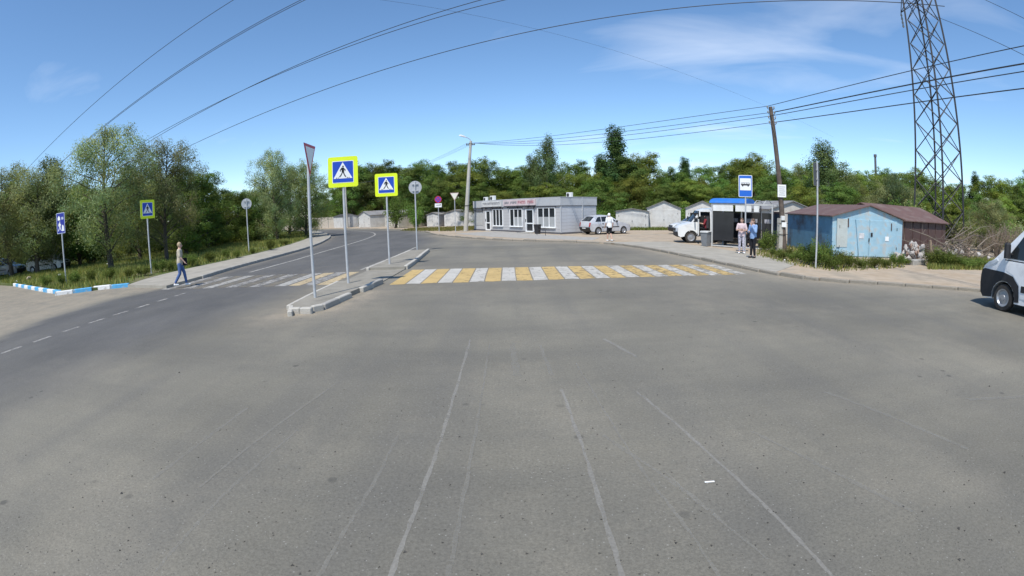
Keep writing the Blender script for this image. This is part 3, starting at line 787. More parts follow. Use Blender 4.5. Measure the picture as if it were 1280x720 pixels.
# beige fence behind the bend
M_FEN = tin('beige_fence_panel', (0.50, 0.44, 0.36), (0.36, 0.30, 0.24), 0.5)
fe = thing('fence', 'beige concrete panel fence beyond the bend of the road', 'fence', (0, 0, 0.08))
pm = MB().cbox((0, 0, 0), (2.9, 0.10, 2.1), 0.02).mesh('fence_panel', M_FEN)
pm2 = MB().cbox((0, 0, 0), (0.18, 0.18, 2.2), 0.02).mesh('fence_post', M_CONC)
for p, a in chain([(-58, 112), (-31.6, 87.5)], 3.1):
    piece('fence_panel', pm, fe, (p.x + math.cos(a) * 1.55, p.y + math.sin(a) * 1.55, 1.05), a)
    piece('fence_post', pm2, fe, (p.x, p.y, 1.1), a)
# ------------------------------------------------------------------ signs, posts, wires
def sgn(name, col): return mat(name, col, 0.4, 0.03, 4, spec=0.4)
S_LIME = sgn('fluorescent_lime', (0.72, 0.86, 0.02))
S_BLUE = sgn('sign_blue', (0.015, 0.07, 0.46))
S_WHITE = sgn('sign_white', (0.80, 0.81, 0.80))
S_BLACK = sgn('sign_black', (0.012, 0.012, 0.014))
S_RED = sgn('sign_red', (0.50, 0.02, 0.04))
S_BACK = mat('sign_back', (0.42, 0.43, 0.44), 0.5, 0.08, 4, metal=0.2)
S_CREAM = sgn('sign_cream', (0.74, 0.71, 0.60))
def rrect(w, h, r, cx=0.0, cz=0.0, n=5):
    out = []
    for sx, sz, a0 in ((1, 1, 0), (-1, 1, 90), (-1, -1, 180), (1, -1, 270)):
        for k in range(n + 1):
            a = R(a0 + 90 * k / n)
            out.append((cx + sx * (w / 2 - r) + r * math.cos(a), cz + sz * (h / 2 - r) + r * math.sin(a)))
    return out
def disc(r, cx=0, cz=0, n=28): return [(cx + r * math.cos(2 * math.pi * k / n), cz + r * math.sin(2 * math.pi * k / n)) for k in range(n)]
def post(t, h, r=0.038, m_=None, lean=0.0):
    MB().tube([(0, 0, -0.1), (lean, 0, h)], r, 10).lathe([(r + 0.004, h), (r * 0.5, h + 0.02)], 10, c=(lean, 0, 0)).build('post', m_ or GALV, t, 40)
WALKER = [  # a walking figure, in units of the panel
    [(-.02, .30), (.05, .30), (.06, .24), (-.03, .24)],
    [(-.07, .21), (.04, .22), (.07, .05), (.06, -.02), (-.05, -.02)],
    [(.04, .21), (.14, .10), (.13, .03), (.10, .03), (.10, .08), (.03, .14)],
    [(-.07, .20), (-.15, .09), (-.14, .01), (-.11, .01), (-.11, .07), (-.05, .12)],
    [(-.04, -.01), (.01, -.01), (-.06, -.16), (-.15, -.27), (-.20, -.25), (-.11, -.14)],
    [(.00, -.01), (.06, -.01), (.10, -.14), (.17, -.24), (.13, -.27), (.05, -.16)]]
def ped_sign(t, w, zc, y=-0.05, m_border=None, m_back=None):
    b_ = MB().plate(rrect(w, w, w * 0.07, 0, zc), y - 0.004, y).build('border_panel', [m_border or S_LIME], t)
    MB().plate(rrect(w * 0.98, w * 0.98, w * 0.06, 0, zc), y + 0.0005, y + 0.022).build('panel_back', m_back or S_BACK, t)
    q = w * 0.72
    MB().plate(rrect(q, q, w * 0.03, 0, zc), y - 0.007, y - 0.0045).build('white_edge', S_WHITE, b_)
    MB().plate(rrect(q * 0.95, q * 0.95, w * 0.025, 0, zc), y - 0.010, y - 0.0075).build('blue_panel', S_BLUE, b_)
    MB().plate([(-q * 0.44, zc - q * 0.30), (q * 0.44, zc - q * 0.30), (0, zc + q * 0.44)], y - 0.013, y - 0.0105).build('white_triangle', S_WHITE, b_)
    wk = MB()
    for poly in WALKER: wk.plate([(px_ * q * 0.92, zc + pz * q * 0.92 + q * 0.0) for px_, pz in poly], y - 0.016, y - 0.0135)
    for k in (-.30, -.22, .20, .28): wk.plate([(q * (k - .02), zc - q * .285), (q * (k + .03), zc - q * .285), (q * (k + .02), zc - q * .25), (q * (k - .01), zc - q * .25)], y - 0.016, y - 0.0135)
    wk.build('walking_figure', S_BLACK, b_)
    for q2 in (-0.2, 0.2): MB().box((0, -0.012, zc + q2 * w), (0.12, 0.075, 0.04)).build('clamp', GALV, t)
def foot(px, py, z): 
    p = G(px, py, z); return Vector((p.x, p.y, z))
def crossing_sign(label, f, top, w, rz):
    h = UPTO(f, top)
    t = thing('crossing_sign', label, 'road sign', f, rz, 'pedestrian crossing signs')
    post(t, h - 0.06); ped_sign(t, w, h - w / 2)
    return t
crossing_sign('lime bordered crossing sign next to the edge-on give way sign', foot(435.5, 354, 0.125), 196, 0.92, R(9))
crossing_sign('lime bordered crossing sign farther along the island by a broken kerb', foot(487, 330, 0.125), 217, 0.92, R(7))
crossing_sign('narrow lime bordered crossing sign in the grass by the walking person', foot(189.5, 342, 0.125), 250, 0.92, R(38) + R(38))
# give way sign seen nearly edge-on
f = foot(394, 372, 0.125); h = UPTO(f, 181)
t = thing('give_way_sign', 'give way triangle seen nearly edge-on at the tip of the island', 'road sign', f, R(94))
post(t, h - 0.1)
def tri(w, zt): return [(-w / 2, zt), (0, zt - w * 0.9), (w / 2, zt)]
tb = MB().plate(tri(0.9, h), -0.05, -0.04).build('triangle_panel', S_RED, t)
MB().plate([(-0.34, h - 0.075), (0, h - 0.68), (0.34, h - 0.075)], -0.054, -0.0505).build('white_face', S_WHITE, tb)
MB().plate(tri(0.89, h - .004), -0.0395, -0.034).build('panel_back', S_BACK, t)
for q in (-.12, -.4): MB().box((0, -0.018, h + q), (0.10, 0.06, 0.04)).build('clamp', GALV, t)
# round signs seen from behind
def round_back(label, f, top, d, rz):
    h = UPTO(f, top)
    t = thing('round_sign', label, 'road sign', f, rz)
    post(t, h - 0.05)
    rb = MB().plate(disc(d / 2, 0, h - d / 2), 0.045, 0.052).build('disc', S_BACK, t)
    MB().plate(disc(d / 2, 0, h - d / 2), 0.0525, 0.056).build('face', S_RED, rb)
    MB().plate(rrect(d * 0.7, d * 0.18, 0.02, 0, h - d / 2), 0.0565, 0.06).build('bar', S_WHITE, rb)
    for q in (0.25, 0.75): MB().box((0, 0.012, h - d * q), (0.34, 0.066, 0.04)).build('clamp', GALV, t)
round_back('round sign seen from behind at the far end of the island', foot(521.5, 312, 0.125), 226, 0.72, R(2))
round_back('round sign seen from behind on the grassy bank', foot(311.5, 317, 0.125), 248, 0.72, R(24))
# no stopping sign with plate
f = foot(549, 289.5, 0.1); h = UPTO(f, 245)
t = thing('no_stopping_sign', 'round blue no stopping sign with a white plate below it', 'road sign', f, R(-2))
post(t, h - 0.1)
d_ = 0.72
nb = MB().plate(disc(d_ / 2, 0, h - d_ / 2), -0.05, -0.042).build('disc', S_RED, t)
MB().plate(disc(d_ * 0.40, 0, h - d_ / 2), -0.053, -0.0505).build('blue_face', sgn('violet_blue', (0.08, 0.06, 0.42)), nb)
for s_ in (1, -1): MB().box((0, -0.055 - 0.0015 * s_, h - d_ / 2), (d_ * 0.8, 0.002, d_ * 0.085), 0, 0, 0, R(45) * s_).build('bar', S_RED, nb)
pb = MB().plate(rrect(0.72, 0.40, 0.03, 0, h - d_ - 0.24), -0.05, -0.042).build('plate', S_WHITE, t)
MB().box((0.02, -0.052, h - d_ - 0.22), (0.46, 0.002, 0.05)).box((0.2, -0.052, h - d_ - 0.2), (0.09, 0.002, 0.12), 0, 0, 0, 0.6).build('arrow', S_BLACK, pb)
# give way facing us
f = foot(569.5, 290, 0.1); h = UPTO(f, 241)
t = thing('give_way_sign', 'pale give way triangle facing the road beside the lamp post', 'road sign', f, R(4))
post(t, h - 0.1)
tb = MB().plate(tri(0.86, h), -0.05, -0.042).build('triangle_panel', sgn('faded_red', (0.55, 0.40, 0.36)), t)
MB().plate([(-0.35, h - 0.055), (0, h - 0.68), (0.35, h - 0.055)], -0.054, -0.0505).build('white_face', S_CREAM, tb)
# blue footway sign in the grass
f = foot(83.5, 357, 0.125); h = UPTO(f, 266)
t = thing('blue_street_sign', 'tall blue sign with white figures at the blue and white kerb', 'road sign', f, R(4))
post(t, h - 0.05)
w_, h_ = 0.66, 0.98
bp_ = MB().plate(rrect(w_, h_, 0.04, 0, h - h_ / 2), -0.05, -0.042).build('panel', sgn('pale_blue_edge', (0.45, 0.50, 0.66)), t)
MB().plate(rrect(w_ - .06, h_ - .06, 0.03, 0, h - h_ / 2), -0.053, -0.0505).build('blue_face', sgn('deep_blue', (0.02, 0.03, 0.28)), bp_)
zc = h - h_ / 2
MB().plate([(-.22, zc + .14), (-.02, zc + .14), (-.02, zc + .26), (-.12, zc + .36), (-.22, zc + .26)], -0.056, -0.0535).build('house_figure', S_WHITE, bp_)
fg = MB()
for poly in WALKER: fg.plate([(-.08 + a * 0.8, zc - .16 + c_ * 0.8) for a, c_ in poly], -0.056, -0.0535)
fg.build('walking_figure', S_WHITE, bp_)
MB().plate([(.08, zc - .38), (.26, zc - .38), (.24, zc - .18), (.20, zc - .10), (.12, zc - .10), (.09, zc - .2)], -0.056, -0.0535).build('car_figure', S_WHITE, bp_)
MB().plate(rrect(.16, .12, .02, .16, zc + .22), -0.056, -0.0535).build('car_figure', mat('dull_white', (0.45, 0.47, 0.6), 0.5), bp_)
# bus stop sign
f = foot(931, 317, 0.11); h = UPTO(f, 219)
t = thing('bus_stop_sign', 'blue bus stop sign with a black bus on white', 'road sign', f, R(-24))
post(t, h - 0.1)
w_, h_ = 0.66, 1.02
bp_ = MB().plate(rrect(w_, h_, 0.05, 0, h - h_ / 2), -0.05, -0.042).build('panel', S_WHITE, t)
MB().plate(rrect(w_ - .05, h_ - .05, 0.04, 0, h - h_ / 2), -0.053, -0.0505).build('blue_face', sgn('bus_blue', (0.02, 0.13, 0.55)), bp_)
MB().plate(rrect(w_ - .13, h_ * 0.55, 0.02, 0, h - h_ * 0.42), -0.056, -0.0535).build('white_field', S_WHITE, bp_)
zb = h - h_ * 0.42
bus = MB().plate(rrect(.42, .13, .03, 0, zb + .01), -0.059, -0.0565)
for q in (-.13, .13): bus.plate(disc(.035, q, zb - .07, 14), -0.059, -0.0565)
bo = bus.build('bus_figure', S_BLACK, bp_)
for k in range(5): MB().plate(rrect(.06, .045, .008, -.16 + k * .08, zb + .035), -0.062, -0.0595).build('bus_window', S_WHITE, bo)
# crossing sign seen edge-on by the blue garage
f = foot(1019.5, 335, 0.112); h = UPTO(f, 203)
t = thing('crossing_sign', 'thin post with a dark sign edge-on in front of the blue garage', 'road sign', f, R(219), 'pedestrian crossing signs')
post(t, h + 0.02, 0.034)
ped_sign(t, 0.86, h - 0.45, m_back=mat('shade_toned_sign_back', (0.07, 0.075, 0.085), 0.6, 0.1, 4))  # sign back coloured dark to imitate shade on the grey metal

# street lamp, leaning
f = foot(582, 289, 0.1); top = HZ(588.5, 176, f.y)
t = thing('street_lamp', 'leaning concrete lamp post beside the shop', 'street lamp', f)
d = top - f
M_PC = mat('pole_concrete', (0.45, 0.43, 0.38), 0.9, 0.12, 3, bump=0.3, bscale=20, dirt=(0.3, 0.27, 0.23), dirt_amt=0.4)
MB().tube([(0, 0, -0.2), d * 0.5, d], [0.235, 0.18, 0.125], 12).build('pole', M_PC, t, 40)
MB().tube([d * 0.28 - Vector((0, 0, .04)), d * 0.28 + Vector((0, 0, .04))], 0.215, 12).build('band', BLACK, t)
arm_end = d + Vector((-0.62, -0.3, 0.42))
MB().tube([d * 0.985, d + Vector((-0.05, 0, .12)), d + Vector((-.25, -.1, .26)), arm_end], 0.035, 8).build('arm', GALV, t, 40)
hd = MB()
hd.tube([arm_end + Vector((.18, .08, -.08)), arm_end, arm_end + Vector((-.35, -.15, .10)), arm_end + Vector((-.5, -.2, .10))], [0.05, .13, .13, .05], 10, 0, 0.6, 1.0)
hd.build('lamp_head', mat('lamp_head_grey', (0.62, 0.63, 0.64), 0.4), t, 40)
M_INS = mat('insulator', (0.25, 0.26, 0.24), 0.3, 0.1, 5)
xb = MB().box(d * 0.955, (0.9, 0.08, 0.08)).build('crossbar', BLACK, t)
LAMP_ATT = []
for q in (-.38, -.15, .15, .38):
    MB().lathe([(.03, 0), (.055, .03), (.03, .07), (.055, .10), (.02, .15)], 8, c=d * 0.955 + Vector((q, 0, .04))).build('insulator', M_INS, xb)
    LAMP_ATT.append(f + d * 0.955 + Vector((q, 0, .17)))

# wooden utility pole, leaning
f = foot(980, 315, 0.1); top = HZ(963, 133.5, f.y - 0.1)
t = thing('utility_pole', 'leaning wooden utility pole beside the blue garage', 'utility pole', f)
d = top - f
M_WOOD = mat('weathered_wood', (0.115, 0.090, 0.072), 0.9, 0.25, 5, bump=0.5, bscale=12)
MB().tube([(0.02, 0, -0.1), d * 0.3, d * 0.7, d], [0.15, 0.135, 0.115, 0.10], 10).build('pole', M_WOOD, t, 40)
MB().box((-0.30, -0.02, 0.75), (0.22, 0.22, 1.9), 0.1).build('concrete_stub', M_PC, t)
for zz_ in (0.9, 1.45): MB().tube([(-.16, -.16, zz_), (-.44, -.16, zz_), (-.44, .14, zz_), (.1, .16, zz_), (.12, -.17, zz_), (-.16, -.18, zz_)], 0.015, 6).build('wire_binding', BLACK, t)
pc = d * 0.42
nb = MB().cbox(pc + Vector((0, -0.17, 0)), (0.44, 0.03, 0.62), 0.005, R(-28)).build('notice_plate', S_WHITE, t)
for k in range(5): MB().box(pc + Vector((-0.008, -0.187, 0.20 - k * 0.1)), (0.32 - 0.05 * (k % 2), 0.004, 0.028), R(-28)).build('printed_line', mat('print_grey', (0.3, 0.3, 0.32), 0.7), nb)
MB().cbox(d * 0.19 + Vector((-0.02, -0.18, 0)), (0.26, 0.03, 0.24), 0.005, R(-20)).build('paper_notice', WHITE, t)
MB().cbox(d * 0.235 + Vector((-0.06, -0.15, 0)), (0.2, 0.12, 0.22), 0.01).build('meter_box', M_AC, t)
POLE_ATT = []
for i, q in enumerate((0.985, 0.95, 0.915, 0.88)):
    for s_ in (1, -1):
        c_ = d * q + Vector((s_ * 0.2, 0, 0))
        br = MB().tube([d * q, d * q + Vector((s_ * .18, 0, -.02)), c_ + Vector((0, 0, .05))], 0.014, 6).build('hook', BLACK, t)
        MB().lathe([(.02, 0), (.045, .03), (.03, .07), (.045, .09), (.02, .13)], 8, c=c_ + Vector((0, 0, .03))).build('insulator', M_INS, br)
    POLE_ATT.append(f + d * q + Vector((0.2 if i % 2 else -0.2, 0, .12)))
# a thin pole beyond the bend and a far mast above the wood
f = foot(434.5, 284.5, 0.1)
t = thing('utility_pole', 'far slim pale pole behind the crossing sign on the island', 'utility pole', f)
MB().tube([(0, 0, -.1), (-0.15, 0, 8.2)], [0.17, 0.12], 10).build('pole', M_PC, t)
MB().box((-0.15, 0, 7.9), (0.8, 0.08, 0.08)).build('crossbar', BLACK, t)
FAR_ATT = [f + Vector((-.15 + q, 0, 7.98)) for q in (-.35, -.12, .12, .35)]
f = Vector((62, 70, 0.1))
f = Vector((math.tan(R(42.6)) * 75, 75, 0.1)); hm = UPTO(f, 193)
t = thing('chimney_mast', 'thin dark mast rising above the wood beyond the blue garage', 'mast', f)
MB().tube([(0, 0, -.2), (0, 0, hm)], [0.32, 0.22], 10).build('shaft', M_TRIM, t)
MB().lathe([(0.32, hm - .5), (0.32, hm)], 10).build('cap', M_TRIM, t)

# lattice tower
M_STEEL = mat('dark_lattice_steel', (0.020, 0.021, 0.026), 0.6, 0.2, 4)
TD, TAZ = 46.0, R(49.95)
tp = Vector((TD * math.sin(TAZ), TD * math.cos(TAZ), 0.1))
rz = -TAZ + R(45 + 9)
t = thing('lattice_tower', 'tall dark steel lattice power tower rising behind the brown garage', 'power tower', tp, rz)
H_T, wb, wt = 30.0, 3.45, 1.72
def tw(z): return (wb + (wt - wb) * min(z, 25) / 25.0) / 2
corners = [(1, 1), (-1, 1), (-1, -1), (1, -1)]
def tpnt(c_, z): return Vector((c_[0] * tw(z), c_[1] * tw(z), z))
def bar(a, b_, w_, name='brace', par=None):
    return MB().tube([a, b_], w_, 4).build(name, M_STEEL, par or t)
for c_ in corners:
    bar(tpnt(c_, 0), tpnt(c_, H_T), 0.105, 'leg')
    MB().box((c_[0] * tw(0), c_[1] * tw(0), 0.15), (0.7, 0.7, 0.5)).build('footing', M_CONC, t)
lv = [0.3]; 
while lv[-1] < H_T - 1.5: lv.append(lv[-1] + 2.55 * (0.62 + 0.38 * tw(lv[-1]) / tw(0)))
for k, (z0, z1) in enumerate(zip(lv, lv[1:])):
    for i in range(4):
        a, b_ = corners[i], corners[(i + 1) % 4]
        bar(tpnt(a, z0), tpnt(b_, z1), 0.05); bar(tpnt(b_, z0), tpnt(a, z1), 0.05)
ARMZ = 22.0
ARM = []
wdir = math.atan2(40, -86) - rz      # line direction in the tower's own frame
ad_ = Vector((math.cos(wdir + R(90)), math.sin(wdir + R(90)), 0))
for lvz, ln_ in ((ARMZ, 5.2), (ARMZ + 4.0, 3.6)):
    for s_ in (1, -1):
        tip = ad_ * (s_ * ln_) + Vector((0, 0, lvz))
        for c_ in corners: bar(tpnt(c_, lvz + (0.0 if c_[0] > 0 else 0.9)), tip, 0.045, 'crossarm')
        st_i = MB().lathe([(.03, -1.6), (.12, -1.5), (.06, -1.2), (.12, -1.1), (.06, -.8), (.12, -.7), (.06, -.4), (.12, -.3), (.03, 0)], 8, c=tip).build('insulator_string', M_INS, t)
        ARM.append(tip)
# wires -------------------------------------------------------------
M_WIRE = mat('cable', (0.03, 0.032, 0.036), 0.6, 0.1, 2)
def wire(label, pts, r=0.012, sag=0.0, n_=24, group='overhead wires'):
    pts = [Vector(p) for p in pts]
    path = []
    for a, b_ in zip(pts, pts[1:]):
        for i in range(n_ + (1 if b_ is pts[-1] else 0)):
            u = i / n_; path.append(a.lerp(b_, u) - Vector((0, 0, 4 * sag * u * (1 - u))))
    o = MB().tube(path, r, 5).build('overhead_wire', M_WIRE)
    return tag(o, label, 'wire', group)
BEH = [Vector((15.2 + 0.25 * k, -14, 7.5 - 0.25 * i)) for i, k in enumerate((-1, 1, -1, 1))]
for i in range(4):
    wire('low wire strung from the wooden pole to the leaning lamp post', [POLE_ATT[i], LAMP_ATT[i]], 0.014, 0.55 + 0.12 * i)
    wire('low wire running from the wooden pole past the lattice tower', [POLE_ATT[i], BEH[i]], (0.016, 0.026, 0.017, 0.020)[i], 0.35 + 0.1 * i)
    wire('low wire between the leaning lamp post and the far slim pole', [LAMP_ATT[i], FAR_ATT[i]], 0.008, 1.2)
def hv(label, a, b_, r, ext0=0.6, ext1=1.5, sag=0.0):
    A, B = AT(*a), AT(*b_)
    wire(label, [A + (A - B) * ext0, A, B, B + (B - A) * ext1], r, sag, 16, 'power lines')
twz = tp.z
hv('long power line from the lattice tower over the junction', (1110, 2.5, 50), (238, 182, 96), 0.04, 0.06, 0.6, 0.0)
hv('one of two thick power lines high over the island signs', (590, 3, 44), (205, 166, 78), 0.034)
hv('one of two thick power lines high over the island signs', (622, 2, 45), (196, 168, 80), 0.034)
hv('one of two close power lines high over the tall willow', (374, 1, 42), (148, 143, 62), 0.028)
hv('one of two close power lines high over the tall willow', (379, 1, 42.3), (146, 146, 62.5), 0.028)
hv('single power line over the parked cars under the trees', (290, 1, 42), (72, 172, 62), 0.025)
hv('thin far power line crossing the blue sky above the shop', (492, 2, 110), (790, 70, 150), 0.025, 0.3, 2.5)
hv('upper power line leaving the lattice tower over the panel van', (1234, 1, 40), (1282, 24, 37), 0.018, 0.3, 0.8)
hv('short power line leaving the lattice tower to the road side', (1168, 20, 47), (1282, 70, 36), 0.020, 0.0, 0.8)
# ------------------------------------------------------------------ vehicles
def arch(cx, zc, r, sill, rev=False, n_=10):
    """wheel arch cut into the sill line, from the front (larger x) to the rear"""
    a0 = math.asin(max(-.95, (sill - zc) / r))
    p = [(cx + r * math.cos(a), zc + r * math.sin(a)) for a in [a0 + (math.pi - 2 * a0) * k / n_ for k in range(n_ + 1)]]
    return p[::-1] if rev else p
class Shell:
    """side outline spread to full width; deform(x, t, z) gives the surface, t from -1 to 1"""
    def __init__(s, outline, deform, zs=(), xs=()):
        s.o, s.d, s.zs, s.xs = outline, deform, zs, xs
    def build(s, mats, parent, cut=None, name='body'):
        bm = bmesh.new()
        f_ = bm.faces.new([bm.verts.new((x, 0, z)) for x, z in s.o])
        for z in s.zs: bmesh.ops.bisect_plane(bm, geom=bm.verts[:] + bm.edges[:] + bm.faces[:], dist=1e-4, plane_co=(0, 0, z), plane_no=(0, 0, 1))
        for x in s.xs: bmesh.ops.bisect_plane(bm, geom=bm.verts[:] + bm.edges[:] + bm.faces[:], dist=1e-4, plane_co=(x, 0, 0), plane_no=(1, 0, 0))
        ts = [-1, -.88, -.6, -.2, .2, .6, .88, 1]
        V, Fc = [], []
        ids = {}
        def vid(v, t):
            k = (v.index, t)
            if k not in ids: ids[k] = len(V); V.append(s.d(v.co.x, t, v.co.z))
            return ids[k]
        bm.verts.index_update()
        for fc in bm.faces:
            c_ = fc.calc_center_median()
            for t in (-1, 1):
                if cut and cut(c_.x, c_.z, t): continue
                q = [vid(v, t) for v in fc.verts]; Fc.append(q if t < 0 else q[::-1])
        for e in bm.edges:
            if len(e.link_faces) == 1:
                a, b_ = e.verts
                for t0, t1 in zip(ts, ts[1:]): Fc.append([vid(a, t0), vid(b_, t0), vid(b_, t1), vid(a, t1)])
        bm.free()
        m_ = MB().add(V, Fc)
        return m_.build(name, mats, parent, 38)
    def side(s, name, poly, m_, parent, t=(-1, 1), off=0.006, thick=None, cuts=()):
        out = []
        for sd in (t if isinstance(t, (tuple, list)) else (t,)):
            bm = bmesh.new(); bm.faces.new([bm.verts.new((x, 0, z)) for x, z in poly])
            for z in list(s.zs) + list(cuts): bmesh.ops.bisect_plane(bm, geom=bm.verts[:] + bm.edges[:] + bm.faces[:], dist=1e-4, plane_co=(0, 0, z), plane_no=(0, 0, 1))
            for x in s.xs: bmesh.ops.bisect_plane(bm, geom=bm.verts[:] + bm.edges[:] + bm.faces[:], dist=1e-4, plane_co=(x, 0, 0), plane_no=(1, 0, 0))
            bm.verts.index_update()
            V, Fc = [], []
            for v in bm.verts:
                p = s.d(v.co.x, sd, v.co.z); V.append((p[0], p[1] + sd * off, p[2]))
            n0 = len(V)
            for v in bm.verts:
                p = s.d(v.co.x, sd, v.co.z); V.append((p[0], p[1] - sd * 0.004, p[2]))
            for fc in bm.faces: Fc.append([v.index for v in fc.verts])
            for e in bm.edges:
                if len(e.link_faces) == 1: a, b_ = (v.index for v in e.verts); Fc.append([a, b_, b_ + n0, a + n0])
            bm.free()
            out.append(MB().add(V, Fc).build(name, m_, parent, 38))
        return out
    def wrap(s, name, line, t0, t1, m_, parent, off=0.006, n_=8):
        """a strip across the body following (x, z) points, pushed out along its own normal"""
        L = []
        for i, (x, z) in enumerate(line):
            a, b_ = line[max(i - 1, 0)], line[min(i + 1, len(line) - 1)]
            tx, tz = b_[0] - a[0], b_[1] - a[1]; ln_ = math.hypot(tx, tz) + 1e-9
            L.append((x, z, -tz / ln_, tx / ln_))
        # outward = away from the middle of the body
        mxx = sum(p[0] for p in s.o) / len(s.o); mzz = sum(p[1] for p in s.o) / len(s.o)
        mid = L[len(L) // 2]; sg = 1 if (mid[0] - mxx) * mid[2] + (mid[1] - mzz) * mid[3] > 0 else -1
        V, Fc = [], []
        for k in range(n_ + 1):
            t = t0 + (t1 - t0) * k / n_
            for x, z, nx_, nz in L:
                p = s.d(x, t, z); V.append((p[0] + sg * nx_ * off, p[1] + (off * 0.5 * (1 if t > 0 else -1) if abs(t) > .97 else 0), p[2] + sg * nz * off))
        w = len(L)
        for k in range(n_):
            for i in range(w - 1): Fc.append([k * w + i, k * w + i + 1, (k + 1) * w + i + 1, (k + 1) * w + i])
        return MB().add(V, Fc).build(name, m_, parent, 38)
def wheel(parent, x, y, r, w, rim_m=None, n_=24):
    s = 1 if y > 0 else -1
    tyre = MB().lathe([(r * .62, s * -w / 2), (r * .93, s * -w / 2), (r, s * -w * .36), (r, s * w * .36), (r * .93, s * w / 2), (r * .66, s * w / 2), (r * .62, s * w * .3)], n_, 'y', (x, y, r)).build('wheel', RUBBER, parent, 35)
    MB().lathe([(r * .64, s * w * .25), (r * .66, s * w * .49), (r * .58, s * w * .47), (r * .50, s * w * .30), (r * .24, s * w * .34), (r * .2, s * w * .46), (0.01, s * w * .47)], n_, 'y', (x, y, r)).build('rim', rim_m or RIM, tyre, 35)
    return tyre
def door_parts(sh, t, poly, m_, hx, hz, side=(-1, 1)):
    for sd in side:
        d_ = sh.side('door', poly, m_, t, sd, 0.005)[0]
        p = sh.d(hx, sd, hz)
        MB().cbox((p[0], p[1] + sd * 0.02, p[2]), (0.17, 0.035, 0.035), 0.008).build('handle', BLACK, d_)
def mirror(t, x, y, z, m_, s=1.0):
    sd = 1 if y > 0 else -1
    mo = MB().cbox((x, y + sd * 0.10 * s, z), (0.10 * s, 0.17 * s, 0.16 * s), 0.03 * s).build('mirror', m_, t)
    MB().tube([(x, y - sd * .02, z - .04 * s), (x, y + sd * 0.06 * s, z - .02 * s)], 0.02, 6).build('mirror_arm', BLACK, mo)

TAIL = mat('tail_lamp', (0.38, 0.03, 0.025), 0.25, 0.1, 6); HEAD = mat('head_lamp', (0.62, 0.65, 0.68), 0.12, 0.1, 6)
def hatchback(label, loc, rz, colour, group=None):
    """rear axle at x = 0, nose towards +x"""
    t = thing('parked_car', label, 'car', loc, rz, group)
    ol = [(-.60, .26), (-.72, .40), (-.74, .62), (-.70, .80), (-.66, .98), (-.20, 1.40), (.05, 1.46), (.65, 1.50), (1.05, 1.47), (1.30, 1.40), (2.02, .98), (2.30, .93), (2.75, .84), (3.05, .73), (3.18, .58), (3.2, .38), (3.12, .24)]
    ol += arch(2.46, .29, .335, .24) + arch(0.0, .29, .335, .24)
    def df(x, t_, z):
        hw = 0.82
        hw -= 0.10 * max(0, (x - 2.3) / 0.9) ** 2 + 0.06 * max(0, (-.1 - x) / .64) ** 2
        if z > .95: hw -= (z - .95) * 0.36
        elif z < .5: hw -= (.5 - z) * 0.12
        cr = 1 - t_ * t_
        nx_ = .13 * cr if x > 2.6 else (-.07 * cr if x < -.3 else 0)
        return (x + nx_ * (1 if z < 1.2 else .5), hw * t_, z + (.035 * cr if z > .6 else 0))
    sh = Shell(ol, df, (.5, .72, .95, 1.2), (-.4, .0, .5, 1.2, 2.0, 2.6, 2.95))
    sh.build(colour, t)
    MB().box((1.2, 0, .30), (3.4, 1.3, .22)).build('underbody', BLACK, t)
    sh.wrap('windscreen', [(1.97, 1.01), (1.65, 1.195), (1.32, 1.385)], -.86, .86, GLASS, t, .008)
    sh.wrap('rear_window', [(-.635, 1.015), (-.42, 1.2), (-.235, 1.365)], -.80, .80, GLASS, t, .008)
    for nm, poly in (('window', [(-.28, 1.0), (-.02, 1.33), (.10, 1.37), (.26, 1.38), (.26, 1.0)]), ('window', [(.33, 1.0), (.33, 1.38), (.84, 1.40), (.88, 1.0)]), ('window', [(.97, 1.0), (.94, 1.40), (1.16, 1.375), (1.74, 1.0)])):
        sh.side(nm, poly, GLASS, t, off=.006)
    door_parts(sh, t, [(.34, .30), (.28, .5), (.28, .98), (.90, .98), (.92, .30)], colour, .42, .86)
    door_parts(sh, t, [(.95, .30), (.93, .98), (1.80, .98), (1.98, .80), (2.0, .30)], colour, 1.08, .86)
    sh.side('rub_strip', [(.30, .55), (.30, .62), (2.0, .62), (2.0, .55)], BLACK, t, off=.014)
    sh.wrap('rear_bumper', [(-.60, .27), (-.73, .40), (-.755, .58)], -1.0, 1.0, BLACK, t, .018)
    sh.wrap('number_plate', [(-.742, .46), (-.758, .55)], -.32, .32, S_WHITE, t, .024)
    sh.wrap('front_bumper', [(3.13, .25), (3.205, .38), (3.19, .56)], -1.0, 1.0, BLACK, t, .016)
    sh.wrap('tailgate_seam', [(-.725, .63), (-.722, .645)], -.9, .9, BLACK, t, .006)
    for s_ in (1, -1):
        sh.wrap('tail_lamp', [(-.75, .62), (-.705, .80), (-.675, .93)], s_ * .80, s_ * 1.0, TAIL, t, .010, 3)
        sh.wrap('headlight', [(3.19, .60), (3.10, .70), (3.0, .75)], s_ * .62, s_ * .97, HEAD, t, .010, 3)
        mirror(t, 1.72, s_ * .80, 1.02, BLACK)
        for x in (0.0, 2.46): wheel(t, x, s_ * .73, .29, .18)
    sh.wrap('grille', [(3.19, .60), (3.15, .68)], -.5, .5, BLACK, t, .010)
    return t
SILVER = paint('silver_paint', (0.58, 0.59, 0.61), 0.35); SILVER.node_tree.nodes['Principled BSDF'].inputs['Metallic'].default_value = 0.15
CARW = paint('white_car_paint', (0.68, 0.68, 0.67))
GREY = paint('grey_blue_paint', (0.20, 0.23, 0.27))
dv = Vector((2.28, 1.02)).normalized(); nr = Vector((dv.y, -dv.x))          # heading, right side
p = Vector((6.75, 37.5)) - nr * 0.73
